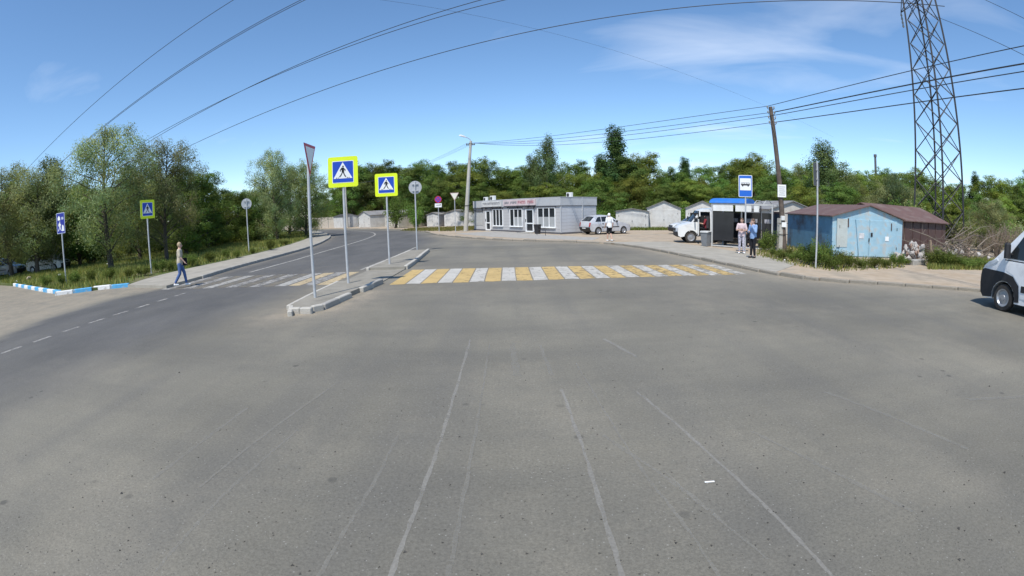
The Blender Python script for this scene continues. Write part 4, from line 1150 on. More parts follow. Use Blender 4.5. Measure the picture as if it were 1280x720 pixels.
hatchback('silver hatchback parked at the end of the grey shop', (p.x, p.y, 0.1), math.atan2(dv.y, dv.x), SILVER)
hatchback('white car whose nose shows behind the open truck cab', (16.0, 38.0, 0.1), R(186), CARW)
hatchback('pale car parked in the shade under the trees', (-37.0, 25.5, 0.125), R(16), CARW)
hatchback('dark grey car parked deeper in the shade at the driveway', (-41.5, 23.6, 0.125), R(20), GREY)

# white panel van at the kerb
def panel_van(label, loc, rz):
    """front axle at x = 0, nose towards +x"""
    t = thing('panel_van', label, 'van', loc, rz)
    ol = [(.80, .24), (.93, .36), (.96, .60), (.95, .80), (.90, .98), (.74, 1.13), (.42, 1.28), (.05, 1.60), (-.42, 2.02), (-.66, 2.22), (-.95, 2.36), (-1.5, 2.44), (-3.9, 2.44), (-4.05, 2.36), (-4.12, 1.2), (-4.12, .42), (-4.0, .32)]
    rear = arch(-3.05, .345, .41, .32, True)
    fr = arch(0, .345, .42, .26, True)
    ol = ol + rear + fr
    def df(x, t_, z):
        hw = 1.02 - 0.16 * max(0, (x - .15) / .8) ** 2 - (0.02 * max(0, (-3.7 - x)))
        if z > 1.25: hw -= (z - 1.25) * (0.13 if x < -.9 else .16)
        elif z < .5: hw -= (.5 - z) * .10
        cr = 1 - t_ * t_
        nx_ = .16 * cr if x > .3 else (.12 * cr if x > -1.0 and z > 1.2 else 0)
        return (x + nx_, hw * t_, z + (.05 * cr if z > 2.0 else (.06 * cr if z > .9 and x > 0 else 0)))
    VW = paint('van_white_paint', (0.82, 0.83, 0.84))
    sh = Shell(ol, df, (.5, .80, 1.25, 1.6, 2.0), (.7, .45, .15, -.3, -.9, -1.6, -2.6, -3.6))
    sh.build(VW, t)
    MB().box((-1.5, 0, .36), (4.6, 1.5, .22)).build('underbody', BLACK, t)
    sh.wrap('windscreen', [(.36, 1.335), (.05, 1.605), (-.42, 2.025), (-.62, 2.185)], -.88, .88, GLASS, t, .012)
    # black lower nose wrapping back over the front wheel
    cl = [(.955, .62), (.945, .84), (.90, .965), (.80, 1.00), (.40, 1.0), (.05, .995), (-.30, .93), (-.52, .72), (-.58, .32), (-.44, .30)]
    cl += arch(0, .345, .43, .30, True)[0:] + [(.82, .25), (.92, .36)]
    sh.side('wheel_arch_trim', cl, BLACK, t, off=.014)
    sh.wrap('bumper', [(.80, .25), (.93, .36), (.96, .60), (.95, .80), (.91, .955)], -1.0, 1.0, BLACK, t, .016, 12)
    sh.wrap('grille', [(.945, .86), (.90, .98), (.84, 1.03)], -.55, .55, BLACK, t, .03)
    sh.wrap('number_plate', [(.965, .52), (.962, .63)], -.27, .27, S_WHITE, t, .03)
    for s_ in (1, -1):
        sh.side('headlight', [(.78, 1.03), (.84, 1.06), (.62, 1.20), (.30, 1.30), (.26, 1.25), (.5, 1.12)], HEAD, t, s_, .012)
        mo = MB().cbox((-.16, s_ * 1.20, 1.56), (.16, .22, .40), .05).build('mirror', BLACK, t)
        MB().tube([(-.2, s_ * .95, 1.45), (-.18, s_ * 1.14, 1.5)], .03, 6).build('mirror_arm', BLACK, mo)
        for x in (0.0, -3.05): wheel(t, x, s_ * .90, .345, .22)
    sh.side('window', [(-.10, 1.36), (-.16, 1.50), (-.56, 1.98), (-.66, 2.04), (-1.28, 2.05), (-1.30, 1.36)], GLASS, t, off=.010)
    sh.side('door_seam', [(.02, 1.30), (.02, 1.325), (-1.40, 1.325), (-1.40, 1.30)], BLACK, t, off=.006)
    door_parts(sh, t, [(-.60, .42), (-.56, .72), (-.30, .96), (-.06, 1.04), (-.02, 1.29), (-1.38, 1.29), (-1.40, .42)], VW, -1.25, 1.15)
    sh.side('sliding_door', [(-1.44, .45), (-1.44, 2.05), (-2.60, 2.05), (-2.60, .45)], VW, t, -1, off=.005)
    sh.side('rub_strip', [(-.62, .58), (-.62, .74), (-2.6, .74), (-2.6, .58)], BLACK, t, off=.016)
    sh.wrap('rear_door', [(-4.125, .5), (-4.125, 1.2), (-4.07, 2.25)], -.96, .96, VW, t, .006)
    return t
van_head = Vector((.02, 1.0)).normalized()
vl = Vector((-van_head.y, van_head.x))                                     # left of the heading, towards us
p = Vector((12.45, 7.75)) - vl * 0.96
panel_van('white panel van with black bumper standing at the kerb', (p.x, p.y, 0.004), math.atan2(van_head.y, van_head.x))

# light truck with its cab door open
def light_truck(label, loc, rz):
    t = thing('light_truck', label, 'truck', loc, rz)
    ol = [(.62, .34), (.78, .42), (.80, .66), (.78, .90), (.62, 1.02), (.10, 1.16), (-.02, 1.20), (-.40, 1.66), (-.58, 1.92), (-.75, 2.02), (-1.35, 2.06), (-1.52, 1.98), (-1.55, 1.2), (-1.55, .48), (-.75, .42)]
    ol += arch(0, .345, .42, .40, True)
    def df(x, t_, z):
        hw = .95 - .14 * max(0, (x - .1) / .7) ** 2
        if z > 1.2: hw -= (z - 1.2) * .17
        cr = 1 - t_ * t_
        return (x + (.12 * cr if x > -.6 else 0), hw * t_, z + (.05 * cr if z > 1.0 else 0))
    TW = paint('truck_white_paint', (0.72, 0.72, 0.70))
    sh = Shell(ol, df, (.55, .9, 1.2, 1.28, 1.6, 1.88), (.6, .3, -.05, -.42, -.58, -1.18, -1.3))
    opening = lambda x, z, sd: sd > 0 and -1.18 < x < -.42 and .55 < z < 1.88 and not (x > -.58 and z > 1.6)
    sh.build(TW, t, opening, 'cab')
    MB().box((-.82, -.05, 1.15), (1.1, 1.5, 1.3)).build('cab_interior', DARK, t)
    MB().box((-1.05, .55, 1.25), (.14, .45, .7)).build('seat', mat('seat_cloth', (0.05, 0.05, 0.06), 0.9), t)
    sh.wrap('windscreen', [(-.05, 1.245), (-.40, 1.665), (-.56, 1.89)], -.87, .87, GLASS, t, .012)
    sh.side('window', [(-.58, 1.28), (-.58, 1.85), (-1.15, 1.9), (-1.18, 1.28)], GLASS, t, -1, .008)
    sh.side('quarter_window', [(-.12, 1.27), (-.36, 1.56), (-.40, 1.27)], GLASS, t, off=.008)
    # open door swung forward on its hinge
    do = MB().cbox((0, 0.4, 0), (.07, .80, .95), .02).build('door', TW, t)
    do.location = (-.40, .93, .98); do.rotation_euler = (0, 0, R(-8))
    MB().box((0, .40, .72), (.05, .72, .48)).build('door_window', GLASS, do)
    sh.wrap('bumper', [(.62, .35), (.78, .42), (.80, .66)], -1, 1, BLACK, t, .02)
    sh.wrap('grille', [(.80, .70), (.78, .86)], -.55, .55, BLACK, t, .012)
    for s_ in (1, -1):
        sh.wrap('headlight', [(.80, .70), (.78, .86)], s_ * .62, s_ * .95, HEAD, t, .014, 3)
        mo = MB().cbox((-.18, s_ * 1.16, 1.42), (.07, .16, .30), .02).build('mirror', BLACK, t)
        MB().tube([(-.2, s_ * .86, 1.4), (-.18, s_ * 1.1, 1.42)], .015, 6).build('mirror_arm', BLACK, mo)
        wheel(t, 0, s_ * .80, .345, .2); wheel(t, -2.9, s_ * .82, .345, .34)
    MB().box((-3.0, 0, .55), (3.3, .9, .16)).build('chassis', BLACK, t)
    cb = MB().box((-3.25, 0, .86), (3.1, 1.95, .08)).build('cargo_bed', mat('bed_wood', (0.20, 0.17, 0.13), 0.9), t)
    for s_ in (1, -1): MB().cbox((-3.25, s_ * .99, 1.08), (3.1, .04, .40), .01).build('side_board', GREY, cb)
    MB().cbox((-1.72, 0, 1.25), (.04, 1.95, .75), .01).build('head_board', GREY, cb)
    return t
gh = Vector((-.985, .17)).normalized(); gl = Vector((-gh.y, gh.x))
TR_W = Vector((10.75, 27.9)); p = TR_W - gl * 0.84
GAZ_RZ = math.atan2(gh.y, gh.x); GAZ_P = Vector((p.x, p.y, 0.1))
light_truck('white light truck with its cab door open beside the bus shelter', GAZ_P, GAZ_RZ)

# ------------------------------------------------------------------ bus shelter
A_, B_ = Vector((11.0, 25.3)), Vector((13.35, 22.55))
SLN = (B_ - A_).length
t = thing('bus_shelter', 'bus shelter with a blue roof and dark glazed walls', 'bus shelter', (A_.x, A_.y, 0.11), math.atan2(B_.y - A_.y, B_.x - A_.x))
M_FR = mat('shelter_frame', (0.48, 0.48, 0.47), 0.5, 0.1, 4); M_DG = mat('smoked_glazing', (0.025, 0.026, 0.03), 0.15, 0.2, 2)
M_PST = mat('shelter_poster', (0.30, 0.30, 0.33), 0.5, 0.5, 3); M_ROOF = mat('shelter_blue_roof', (0.02, 0.16, 0.55), 0.45, 0.12, 2, dirt=(0.2, 0.25, 0.35), dirt_amt=0.3)
# local: x along the front, front faces -y (road), depth to +y
for x in (0.03, SLN - .03):
    for y in (0.0, 1.45): MB().box((x, y, 1.17), (.07, .07, 2.34)).build('post', M_FR, t)
for x in (SLN * .36, SLN * .66): MB().box((x, 1.45, 1.17), (.05, .05, 2.34)).build('post', BLACK, t)
MB().box((SLN / 2, 0, 2.33), (SLN + .04, .08, .08)).box((SLN / 2, 1.45, 2.33), (SLN + .04, .08, .08)).build('top_rail', M_FR, t)
for i in range(3):
    x0 = SLN * i / 3 + .05; x1 = SLN * (i + 1) / 3 - .05
    MB().box(((x0 + x1) / 2, 1.45, 1.05), (x1 - x0, .02, 1.7)).build('glazing_panel', M_DG, t)
    MB().box(((x0 + x1) / 2, 1.43, 1.45), ((x1 - x0) * .7, .008, .22)).build('poster', M_PST, t)
for x in (0.03, SLN - .03): MB().box((x, .72, 1.1), (.02, 1.3, 1.8)).build('side_panel', M_DG, t)
for x0, x1 in ((.08, SLN * .36), (SLN * .40, SLN * .66), (SLN * .70, SLN * .78)):
    MB().cbox(((x0 + x1) / 2, -.01, 2.12), (x1 - x0, .04, .34), .01).build('fascia_panel', WHITE, t)
ar = [(0, 2.38)] + [(1.6 * (.5 - .5 * math.cos(math.pi * k / 8)), 2.40 + .26 * math.sin(math.pi * k / 8)) for k in range(9)] + [(1.6, 2.38)]
V = [(x, y - .08, z) for x in (-.12, SLN * .56) for y, z in ar]; n0 = len(ar)
MB().add(V, [(i, i + 1, n0 + i + 1, n0 + i) for i in range(n0 - 1)] + [tuple(range(n0)), tuple(range(2 * n0 - 1, n0 - 1, -1)), (0, n0, 2 * n0 - 1, n0 - 1)]).build('roof', M_ROOF, t)
for x in (SLN * .7, SLN * .85): MB().tube([(x, 0, 2.36), (x, .4, 2.55), (x, 1.0, 2.55), (x, 1.45, 2.36)], .02, 6).build('roof_hoop', M_FR, t)
MB().box((SLN * .20, 0.0, 1.12), (SLN * .34, .02, 1.55)).build('dark_front_sheet', M_DG, t)  # dark sheet added across the left bay to darken it
be = MB().box((SLN * .38, 1.1, .46), (SLN * .7, .38, .05)).build('bench', mat('bench_wood', (0.16, 0.12, 0.09), 0.8, 0.2, 6), t)
for x in (.35, SLN * .38, SLN * .68): MB().box((x, 1.1, .22), (.06, .3, .42)).build('bench_leg', BLACK, be)
MB().box((SLN / 2, -.0, .06), (SLN, .05, .06)).build('bottom_rail', M_FR, t)

def litter_bin(label, loc, rz, s, m_, name='litter_bin'):
    t = thing(name, label, 'bin', loc, rz)
    V = [(q * w_ * s, r_ * w_ * s, z * s) for z, w_ in ((0.02, .19), (.82, .26)) for q, r_ in ((-1, -1), (1, -1), (1, 1), (-1, 1))]
    MB().add(V, [(0, 1, 5, 4), (1, 2, 6, 5), (2, 3, 7, 6), (3, 0, 4, 7), (3, 2, 1, 0), (4, 5, 6, 7)]).build('body', m_, t)
    ld = MB().cbox((0, 0, .87 * s), (.58 * s, .58 * s, .10 * s), .03).build('lid', mat('bin_lid', (0.55, 0.55, 0.53), 0.6) if name == 'litter_bin' else BLACK, t)
    MB().box((0, -.30 * s, .87 * s), (.3 * s, .02, .03)).build('grip', BLACK, ld)
    for q in (-1, 1): MB().box((q * .15 * s, 0, .01), (.06, .3 * s, .04)).build('foot', BLACK, t)
f = foot(882.5, 307.8, 0.1)
litter_bin('grey litter bin between the truck cab and the shelter', f, R(30), 0.92, mat('bin_grey', (0.20, 0.21, 0.22), 0.6, 0.1, 5))
f = foot(672, 292.3, 0.108)
litter_bin('black bin standing by the shop door', f, R(55), 0.85, BLACK, 'wheeled_bin')
# low rail before the shop door
f = foot(676.5, 294.2, 0.108)
t = thing('hoop_rail', 'low dark hoop rail on the paving before the shop door', 'rail', f, R(-57) + R(90) - R(80))
rl = MB().tube([(-.45, 0, 0), (-.45, 0, .42), (.45, 0, .42), (.45, 0, 0)], .022, 8).build('hoop', BLACK, t)
MB().tube([(-.43, 0, .2), (.43, 0, .2)], .015, 6).build('crossbar', BLACK, t)
# ------------------------------------------------------------------ people
SKIN = mat('skin', (0.52, 0.33, 0.25), 0.55, 0.06, 9)
def cloth(name, col, var=0.12, scale=14): return mat(name, col, 0.85, var, scale, bump=0.3, bscale=18, spec=0.2)
def remesh(o, vx, it=4):
    m_ = o.modifiers.new('skin', 'REMESH'); m_.mode = 'VOXEL'; m_.voxel_size = vx; m_.use_smooth_shade = True
    s_ = o.modifiers.new('smooth', 'SMOOTH'); s_.factor = 0.5; s_.iterations = it
    return o
def limb(b_, pts, rad, n_=10):
    b_.tube(pts, rad, n_)
    for p, r in ((pts[0], rad[0]), (pts[-1], rad[-1])): b_.blob(p, r * 0.98, 8)
def rings(b_, rr, n_=16):
    vs_, fs = [], []
    for c, rx, ry in rr:
        for k in range(n_):
            a = 2 * math.pi * k / n_; vs_.append((c[0] + rx * math.cos(a), c[1] + ry * math.sin(a), c[2]))
    for i in range(len(rr) - 1):
        for k in range(n_): fs.append((i * n_ + k, i * n_ + (k + 1) % n_, (i + 1) * n_ + (k + 1) % n_, (i + 1) * n_ + k))
    fs += [tuple(range(n_ - 1, -1, -1)), tuple(range((len(rr) - 1) * n_, len(rr) * n_))]
    b_.add(vs_, fs)
def hand(b_, wrist, d, side, palm_n):
    """palm, four bent fingers of different length, and a thumb off the side of the palm"""
    d = Vector(d).normalized(); nn = Vector(palm_n); nn = (nn - d * nn.dot(d)).normalized(); w = d.cross(nn) * side
    b_.tube([wrist, wrist + d * .045, wrist + d * .085], [.024, .038, .036], 8, 0, 1.0, 0.75)
    for i, ln_ in enumerate((.066, .076, .071, .056)):
        k = wrist + d * .082 + w * (.028 - .0185 * i)
        a = k + d * ln_ * .5 + nn * .006; e = a + (d * .8 + nn * .5).normalized() * ln_ * .5
        b_.tube([k - d * .01, k, a, e], [.0095, .0095, .009, .0075], 6)
    k = wrist + d * .03 + w * .028
    b_.tube([k, k + d * .022 + w * .024, k + d * .055 + w * .028 + nn * .01], [.012, .011, .009], 6)
def person(label, loc, rz, H, pose, top, bottom, shoe, hair, sleeve=1.0, leg=1.0, hair_len=0.0, cap=None, extra=None):
    s = H / 1.70
    t = thing('person', label, 'person', loc, rz); t.scale = (s, s, s)
    P_ = {k: Vector(v) for k, v in pose.items()}
    body = MB()
    pv, ch = P_['pelvis'], P_['chest']
    lerp = lambda a, b_, u: a.lerp(b_, u)
    tor = [(pv + Vector((0, 0, -.06)), .150, .105), (pv + Vector((0, 0, .03)), .160, .112), (lerp(pv, ch, .45), .130, .095), (lerp(pv, ch, .8), .152, .112), (ch + Vector((0, 0, .03)), .160, .100), (ch + Vector((0, 0, .10)), .120, .075), (ch + Vector((0, -.005, .135)), .062, .058)]
    rings(body, tor)
    hd = P_['head']; lk = Vector(P_['look']).normalized(); sd = Vector((-lk.y, lk.x, 0)).normalized()
    limb(body, [ch + Vector((0, 0, .09)), hd + Vector((0, 0, -.06)) - lk * .015], [.060, .052])
    body.blob(hd, (.075, .090, .112), 12); body.blob(hd + lk * .022 + Vector((0, 0, -.055)), (.055, .062, .058), 10)
    body.tube([hd + lk * .085 + Vector((0, 0, .015)), hd + lk * .112 + Vector((0, 0, -.022)), hd + lk * .09 + Vector((0, 0, -.03))], [.010, .016, .012], 6)
    for q in (1, -1): body.blob(hd + sd * q * .078 + Vector((0, 0, -.005)), (.016, .022, .032), 8)
    body.tube([hd + lk * .080 + sd * .026 + Vector((0, 0, -.060)), hd + lk * .087 + Vector((0, 0, -.062)), hd + lk * .080 - sd * .026 + Vector((0, 0, -.060))], .010, 6)
    cl_t, cl_b = MB(), MB()
    rings(cl_t, [(c, rx + .016, ry + .016) for c, rx, ry in [(pv + Vector((0, 0, -.10)), .155, .112)] + tor[1:6]] + [(ch + Vector((0, 0, .118)), .095, .075)])
    rings(cl_b, [(pv + Vector((0, 0, -.08)), .162, .118), (pv + Vector((0, 0, .04)), .170, .122), (lerp(pv, ch, .28), .150, .110)])
    for q, sg in (('l', 1), ('r', -1)):
        shd = ch + Vector((sg * .165, 0, .055)); el, wr = P_[q + 'e'], P_[q + 'w']
        limb(body, [shd, lerp(shd, el, .5), el], [.056, .047, .040]); limb(body, [el, lerp(el, wr, .35), wr], [.040, .041, .027])
        hand(body, wr, (wr - el), sg, P_.get('palm', Vector((0, -1, 0))) if q + 'p' not in P_ else P_[q + 'p'])
        if sleeve <= 1.0: limb(cl_t, [shd, lerp(shd, el, .5 * sleeve), lerp(shd, el, sleeve)], [.074, .066, .060])
        else:
            limb(cl_t, [shd, lerp(shd, el, .5), el], [.074, .062, .055]); limb(cl_t, [el, lerp(el, wr, sleeve - 1.0)], [.055, .042])
        hp = pv + Vector((sg * .085, 0, -.05)); kn, an = P_[q + 'k'], P_[q + 'a']
        limb(body, [hp, lerp(hp, kn, .5), kn], [.086, .070, .054]); limb(body, [kn, lerp(kn, an, .3), an], [.052, .055, .035])
        if leg <= 1.0: limb(cl_b, [hp, lerp(hp, kn, .5 * leg), lerp(hp, kn, leg)], [.100, .086, .080])
        else:
            limb(cl_b, [hp, lerp(hp, kn, .5), kn], [.100, .082, .068]); limb(cl_b, [kn, lerp(kn, an, .4), lerp(kn, an, leg - 1.0)], [.068, .064, .052])
        tdir = Vector(P_.get(q + 't', (0, -1, 0))).normalized(); wv = Vector((-tdir.y, tdir.x, 0))
        shm = MB()
        base = Vector((an.x, an.y, an.z - .085))
        shm.tube([base - tdir * .055 + Vector((0, 0, .035)), base + Vector((0, 0, .04)), base + tdir * .10 + Vector((0, 0, .032)), base + tdir * .165 + Vector((0, 0, .026))], [.034, .046, .042, .026], 10)
        shm.tube([base + Vector((0, 0, .03)), an], [.044, .040], 10)
        remesh(shm.build('shoe', shoe, t), .010, 2)
        limb(body, [an, an + tdir * .06 + Vector((0, 0, -.045))], [.035, .03])
    remesh(body.build('body', SKIN, t), .0085, 2)
    remesh(cl_t.build('top', top, t), .012, 3)
    remesh(cl_b.build('shorts' if leg < 1 else 'trousers', bottom, t), .012, 3)
    for q in (1, -1): MB().blob(hd + lk * .082 + sd * q * .030 + Vector((0, 0, .008)), .009, 6).build('eye', S_BLACK, t)
    hm = MB()
    hm.blob(hd - lk * .014 + Vector((0, 0, .022)), (.085, .098, .108), 12)
    if hair_len: limb(hm, [hd - lk * .05 + Vector((0, 0, .02)), hd - lk * .075 + Vector((0, 0, -.08)), hd - lk * .07 + Vector((0, 0, -.08 - hair_len))], [.075, .070, .045])
    ho = hm.build('cap' if cap else 'hair', cap or hair, t, 50)
    if cap: MB().tube([hd + lk * .07 + Vector((0, 0, .05)), hd + lk * .15 + Vector((0, 0, .04))], [.06, .045], 10, 0, 1, .2).build('cap_peak', cap, ho)
    if extra: extra(t)
    return t
JEANS = cloth('blue_jeans', (0.085, 0.14, 0.30)); DENIM = cloth('pale_denim', (0.24, 0.36, 0.58)); BLK = cloth('black_cloth', (0.018, 0.018, 0.022))
BEIGE = cloth('beige_knit', (0.46, 0.41, 0.32)); PINK = cloth('pale_pink_knit', (0.62, 0.49, 0.50)); PATT = cloth('patterned_cotton', (0.46, 0.44, 0.50), 0.55, 22)
WSH = cloth('white_cotton', (0.80, 0.80, 0.79), 0.03); WSHOE = mat('white_shoe', (0.75, 0.75, 0.74), 0.5, 0.05, 6); DSHOE = mat('dark_shoe', (0.03, 0.03, 0.03), 0.5)
H_BR = mat('brown_hair', (0.10, 0.055, 0.03), 0.5, 0.25, 30); H_DK = mat('dark_hair', (0.03, 0.022, 0.018), 0.5, 0.25, 30); H_BL = mat('fair_hair', (0.36, 0.27, 0.16), 0.55, 0.2, 30)
WALK = dict(pelvis=(0, 0, .93), chest=(0, -.03, 1.33), head=(0, -.055, 1.585), look=(0, -1, -.1),
            le=(.24, .05, 1.13), lw=(.22, -.08, .90), re=(-.24, -.06, 1.14), rw=(-.23, -.22, .95),
            lk=(.09, -.14, .52), la=(.085, -.20, .095), rk=(-.09, .02, .50), ra=(-.085, .27, .13))
def bag_extra(t): 
    b_ = MB().cbox((.20, -.16, .92), (.10, .26, .30), .03).build('bag', BLK, t)
    MB().tube([(.20, -.10, 1.06), (.14, -.06, 1.3), (.05, .02, 1.45), (-.1, .1, 1.3)], .012, 6).build('bag_strap', BLK, b_)
f = foot(227.5, 357.5, 0.06)
person('person in beige top and blue jeans walking past the faded crossing', (f.x, f.y, 0.06), R(-90) + R(30) + R(180), 1.62, WALK, BEIGE, JEANS, WSHOE, H_BL, 0.9, 1.9, 0.0, None, bag_extra)
# the person by the kerb before the car, back turned, white shirt
WALK2 = dict(WALK, le=(.23, -.02, 1.12), lw=(.24, -.12, .90), re=(-.23, .04, 1.13), rw=(-.24, -.04, .90), lk=(.08, -.10, .51), la=(.08, -.10, .095), rk=(-.09, -.03, .50), ra=(-.09, .14, .11))
f = foot(762, 301.5, 0.112)
person('person in a white shirt and dark shorts by the silver hatchback', (f.x, f.y, 0.112), R(200), 1.72, WALK2, WSH, BLK, WSHOE, H_BL, 0.85, 0.95, 0.0, WSH)
ARMSX = dict(pelvis=(0, 0, .93), chest=(0, -.01, 1.33), head=(0, -.03, 1.585), look=(-.45, -1, -.05),
             le=(.25, -.06, 1.12), lw=(.02, -.22, 1.12), re=(-.25, -.06, 1.12), rw=(-.06, -.24, 1.16),
             lk=(.09, -.03, .51), la=(.12, .02, .095), rk=(-.09, -.02, .51), ra=(-.10, .0, .095), lt=(.3, -1, 0), rt=(-.3, -1, 0))
f = foot(926.5, 317, 0.112)
person('woman in pale pink top and patterned trousers waiting with folded arms', (f.x, f.y, 0.112), R(-22), 1.66, ARMSX, PINK, PATT, WSHOE, H_BR, 0.8, 1.85, 0.10)
PHONE = dict(pelvis=(0, 0, .93), chest=(0, -.01, 1.33), head=(0, -.04, 1.58), look=(0, -1, -.3),
             le=(.24, -.10, 1.13), lw=(.07, -.20, 1.42), re=(-.24, -.05, 1.12), rw=(-.04, -.24, 1.14),
             lk=(.08, -.02, .51), la=(.08, .03, .095), rk=(-.08, -.02, .51), ra=(-.09, -.04, .095))
f = foot(941, 322.5, 0.112)
person('woman in a light blue denim jacket and black trousers waiting side-on', (f.x, f.y, 0.112), R(-72), 1.68, PHONE, DENIM, BLK, DSHOE, H_BR, 1.85, 1.9, 0.05)
SIT = dict(pelvis=(0, 0, .52), chest=(0, .04, .93), head=(0, -.01, 1.19), look=(0, -1, 0), le=(.25, -.10, .74), lw=(.16, -.34, .80), re=(-.25, -.10, .74), rw=(-.16, -.34, .80),
           lk=(.10, -.42, .50), la=(.10, -.46, .10), rk=(-.10, -.42, .50), ra=(-.10, -.46, .10))
REDT = cloth('dark_red_shirt', (0.22, 0.03, 0.04))
q_ = Matrix.Translation(GAZ_P) @ Matrix.Rotation(GAZ_RZ, 4, 'Z') @ Vector((-.90, .62, .40))
person('person in dark red sitting at the wheel of the open truck cab', q_, GAZ_RZ + R(90), 1.70, SIT, REDT, BLK, DSHOE, H_DK, 1.0, 1.9)
q_ = Matrix.Translation(Vector((A_.x, A_.y, 0.11))) @ Matrix.Rotation(math.atan2(B_.y - A_.y, B_.x - A_.x), 4, 'Z') @ Vector((SLN * .56, .95, 0.0))
person('person in grey sitting on the bench inside the bus shelter', q_, math.atan2(B_.y - A_.y, B_.x - A_.x), 1.66, SIT, cloth('grey_shirt', (0.16, 0.17, 0.18)), BLK, DSHOE, H_DK, 1.0, 1.9)

# ------------------------------------------------------------------ trees
def leaf_mat(name, col, hue=0.0, trans=0.35):
    mt, nt, n, l, b = new_mat(name)
    at_ = n.new('ShaderNodeAttribute'); at_.attribute_name = 'tint'
    oi = n.new('ShaderNodeObjectInfo')
    hs = n.new('ShaderNodeHueSaturation')
    a = n.new('ShaderNodeMapRange'); a.inputs['To Min'].default_value = 0.475; a.inputs['To Max'].default_value = 0.520; l.new(oi.outputs['Random'], a.inputs['Value'])
    v = n.new('ShaderNodeMapRange'); v.inputs['To Min'].default_value = 0.70; v.inputs['To Max'].default_value = 1.28; l.new(oi.outputs['Random'], v.inputs['Value'])
    mu = n.new('ShaderNodeMix'); mu.data_type = 'RGBA'; mu.blend_type = 'MULTIPLY'; mu.inputs['Factor'].default_value = 1
    mu.inputs['A'].default_value = (*col, 1); l.new(at_.outputs['Color'], mu.inputs['B'])
    l.new(mu.outputs['Result'], hs.inputs['Color']); l.new(a.outputs[0], hs.inputs['Hue']); l.new(v.outputs[0], hs.inputs['Value'])
    l.new(hs.outputs[0], b.inputs['Base Color']); b.inputs['Roughness'].default_value = 0.75; b.inputs['Specular IOR Level'].default_value = 0.12
    tr = n.new('ShaderNodeBsdfTranslucent'); ms = n.new('ShaderNodeMixShader'); ms.inputs[0].default_value = trans
    br = n.new('ShaderNodeMix'); br.data_type = 'RGBA'; br.blend_type = 'MULTIPLY'; br.inputs['Factor'].default_value = 1; br.inputs['B'].default_value = (1.25, 1.3, 0.6, 1)
    l.new(hs.outputs[0], br.inputs['A']); l.new(br.outputs['Result'], tr.inputs['Color'])
    l.new(b.outputs[0], ms.inputs[1]); l.new(tr.outputs[0], ms.inputs[2]); l.new(ms.outputs[0], n['Material Output'].inputs['Surface'])
    return mt
LEAF = dict(willow=leaf_mat('willow_leaf', (0.195, 0.235, 0.09)), broad=leaf_mat('maple_leaf', (0.125, 0.195, 0.048)), poplar=leaf_mat('poplar_leaf', (0.07, 0.115, 0.038)),
            birch=leaf_mat('birch_leaf', (0.12, 0.16, 0.06)), yellow=leaf_mat('yellow_green_leaf', (0.18, 0.235, 0.050)), silver=leaf_mat('silver_leaf', (0.245, 0.285, 0.135)),  # yellow: leaves that are a yellower green of their own
            weed=leaf_mat('weed_leaf', (0.12, 0.165, 0.04)), grass=leaf_mat('grass_blade', (0.185, 0.215, 0.065)), dry=leaf_mat('dry_twig', (0.26, 0.21, 0.155), trans=0.1))
M_BARK = mat('bark', (0.085, 0.068, 0.052), 0.95, 0.3, 6, bump=0.6, bscale=10)
M_BIRCH = mat('pale_bark', (0.34, 0.32, 0.28), 0.9, 0.3, 3, dirt=(0.06, 0.055, 0.05), dirt_amt=0.8, dscale=4)
def leaf_mesh(name, C, size, m_, nr, aspect=0.5, tint=None, updir=0.35, hang=0.0, out=None):
    """one rhombus per point C"""
    k = len(C)
    nrm = nr.normal(size=(k, 3)); nrm[:, 2] += updir * 2
    if out is not None: nrm = nrm * .55 + out * 1.5
    nrm /= np.linalg.norm(nrm, axis=1)[:, None]
    a = nr.normal(size=(k, 3)); a[:, 2] -= hang * 3
    a -= nrm * (a * nrm).sum(1)[:, None]; a /= np.linalg.norm(a, axis=1)[:, None] + 1e-9
    b_ = np.cross(nrm, a)
    L = (size * nr.uniform(.65, 1.3, k))[:, None]
    V = np.stack([C - a * L / 2, C + b_ * L * aspect / 2, C + a * L / 2, C - b_ * L * aspect / 2], 1).reshape(-1, 3)
    me = bpy.data.meshes.new(name)
    me.vertices.add(4 * k); me.vertices.foreach_set('co', V.ravel())
    me.loops.add(4 * k); me.loops.foreach_set('vertex_index', np.arange(4 * k))
    me.polygons.add(k); me.polygons.foreach_set('loop_start', np.arange(0, 4 * k, 4))
    me.update(calc_edges=True)
    ca = me.color_attributes.new('tint', 'FLOAT_COLOR', 'POINT')
    if tint is None: tint = np.ones((k, 3))
    ca.data.foreach_set('color', np.repeat(np.c_[tint, np.ones(k)], 4, 0).ravel())
    me.materials.append(m_)
    return me
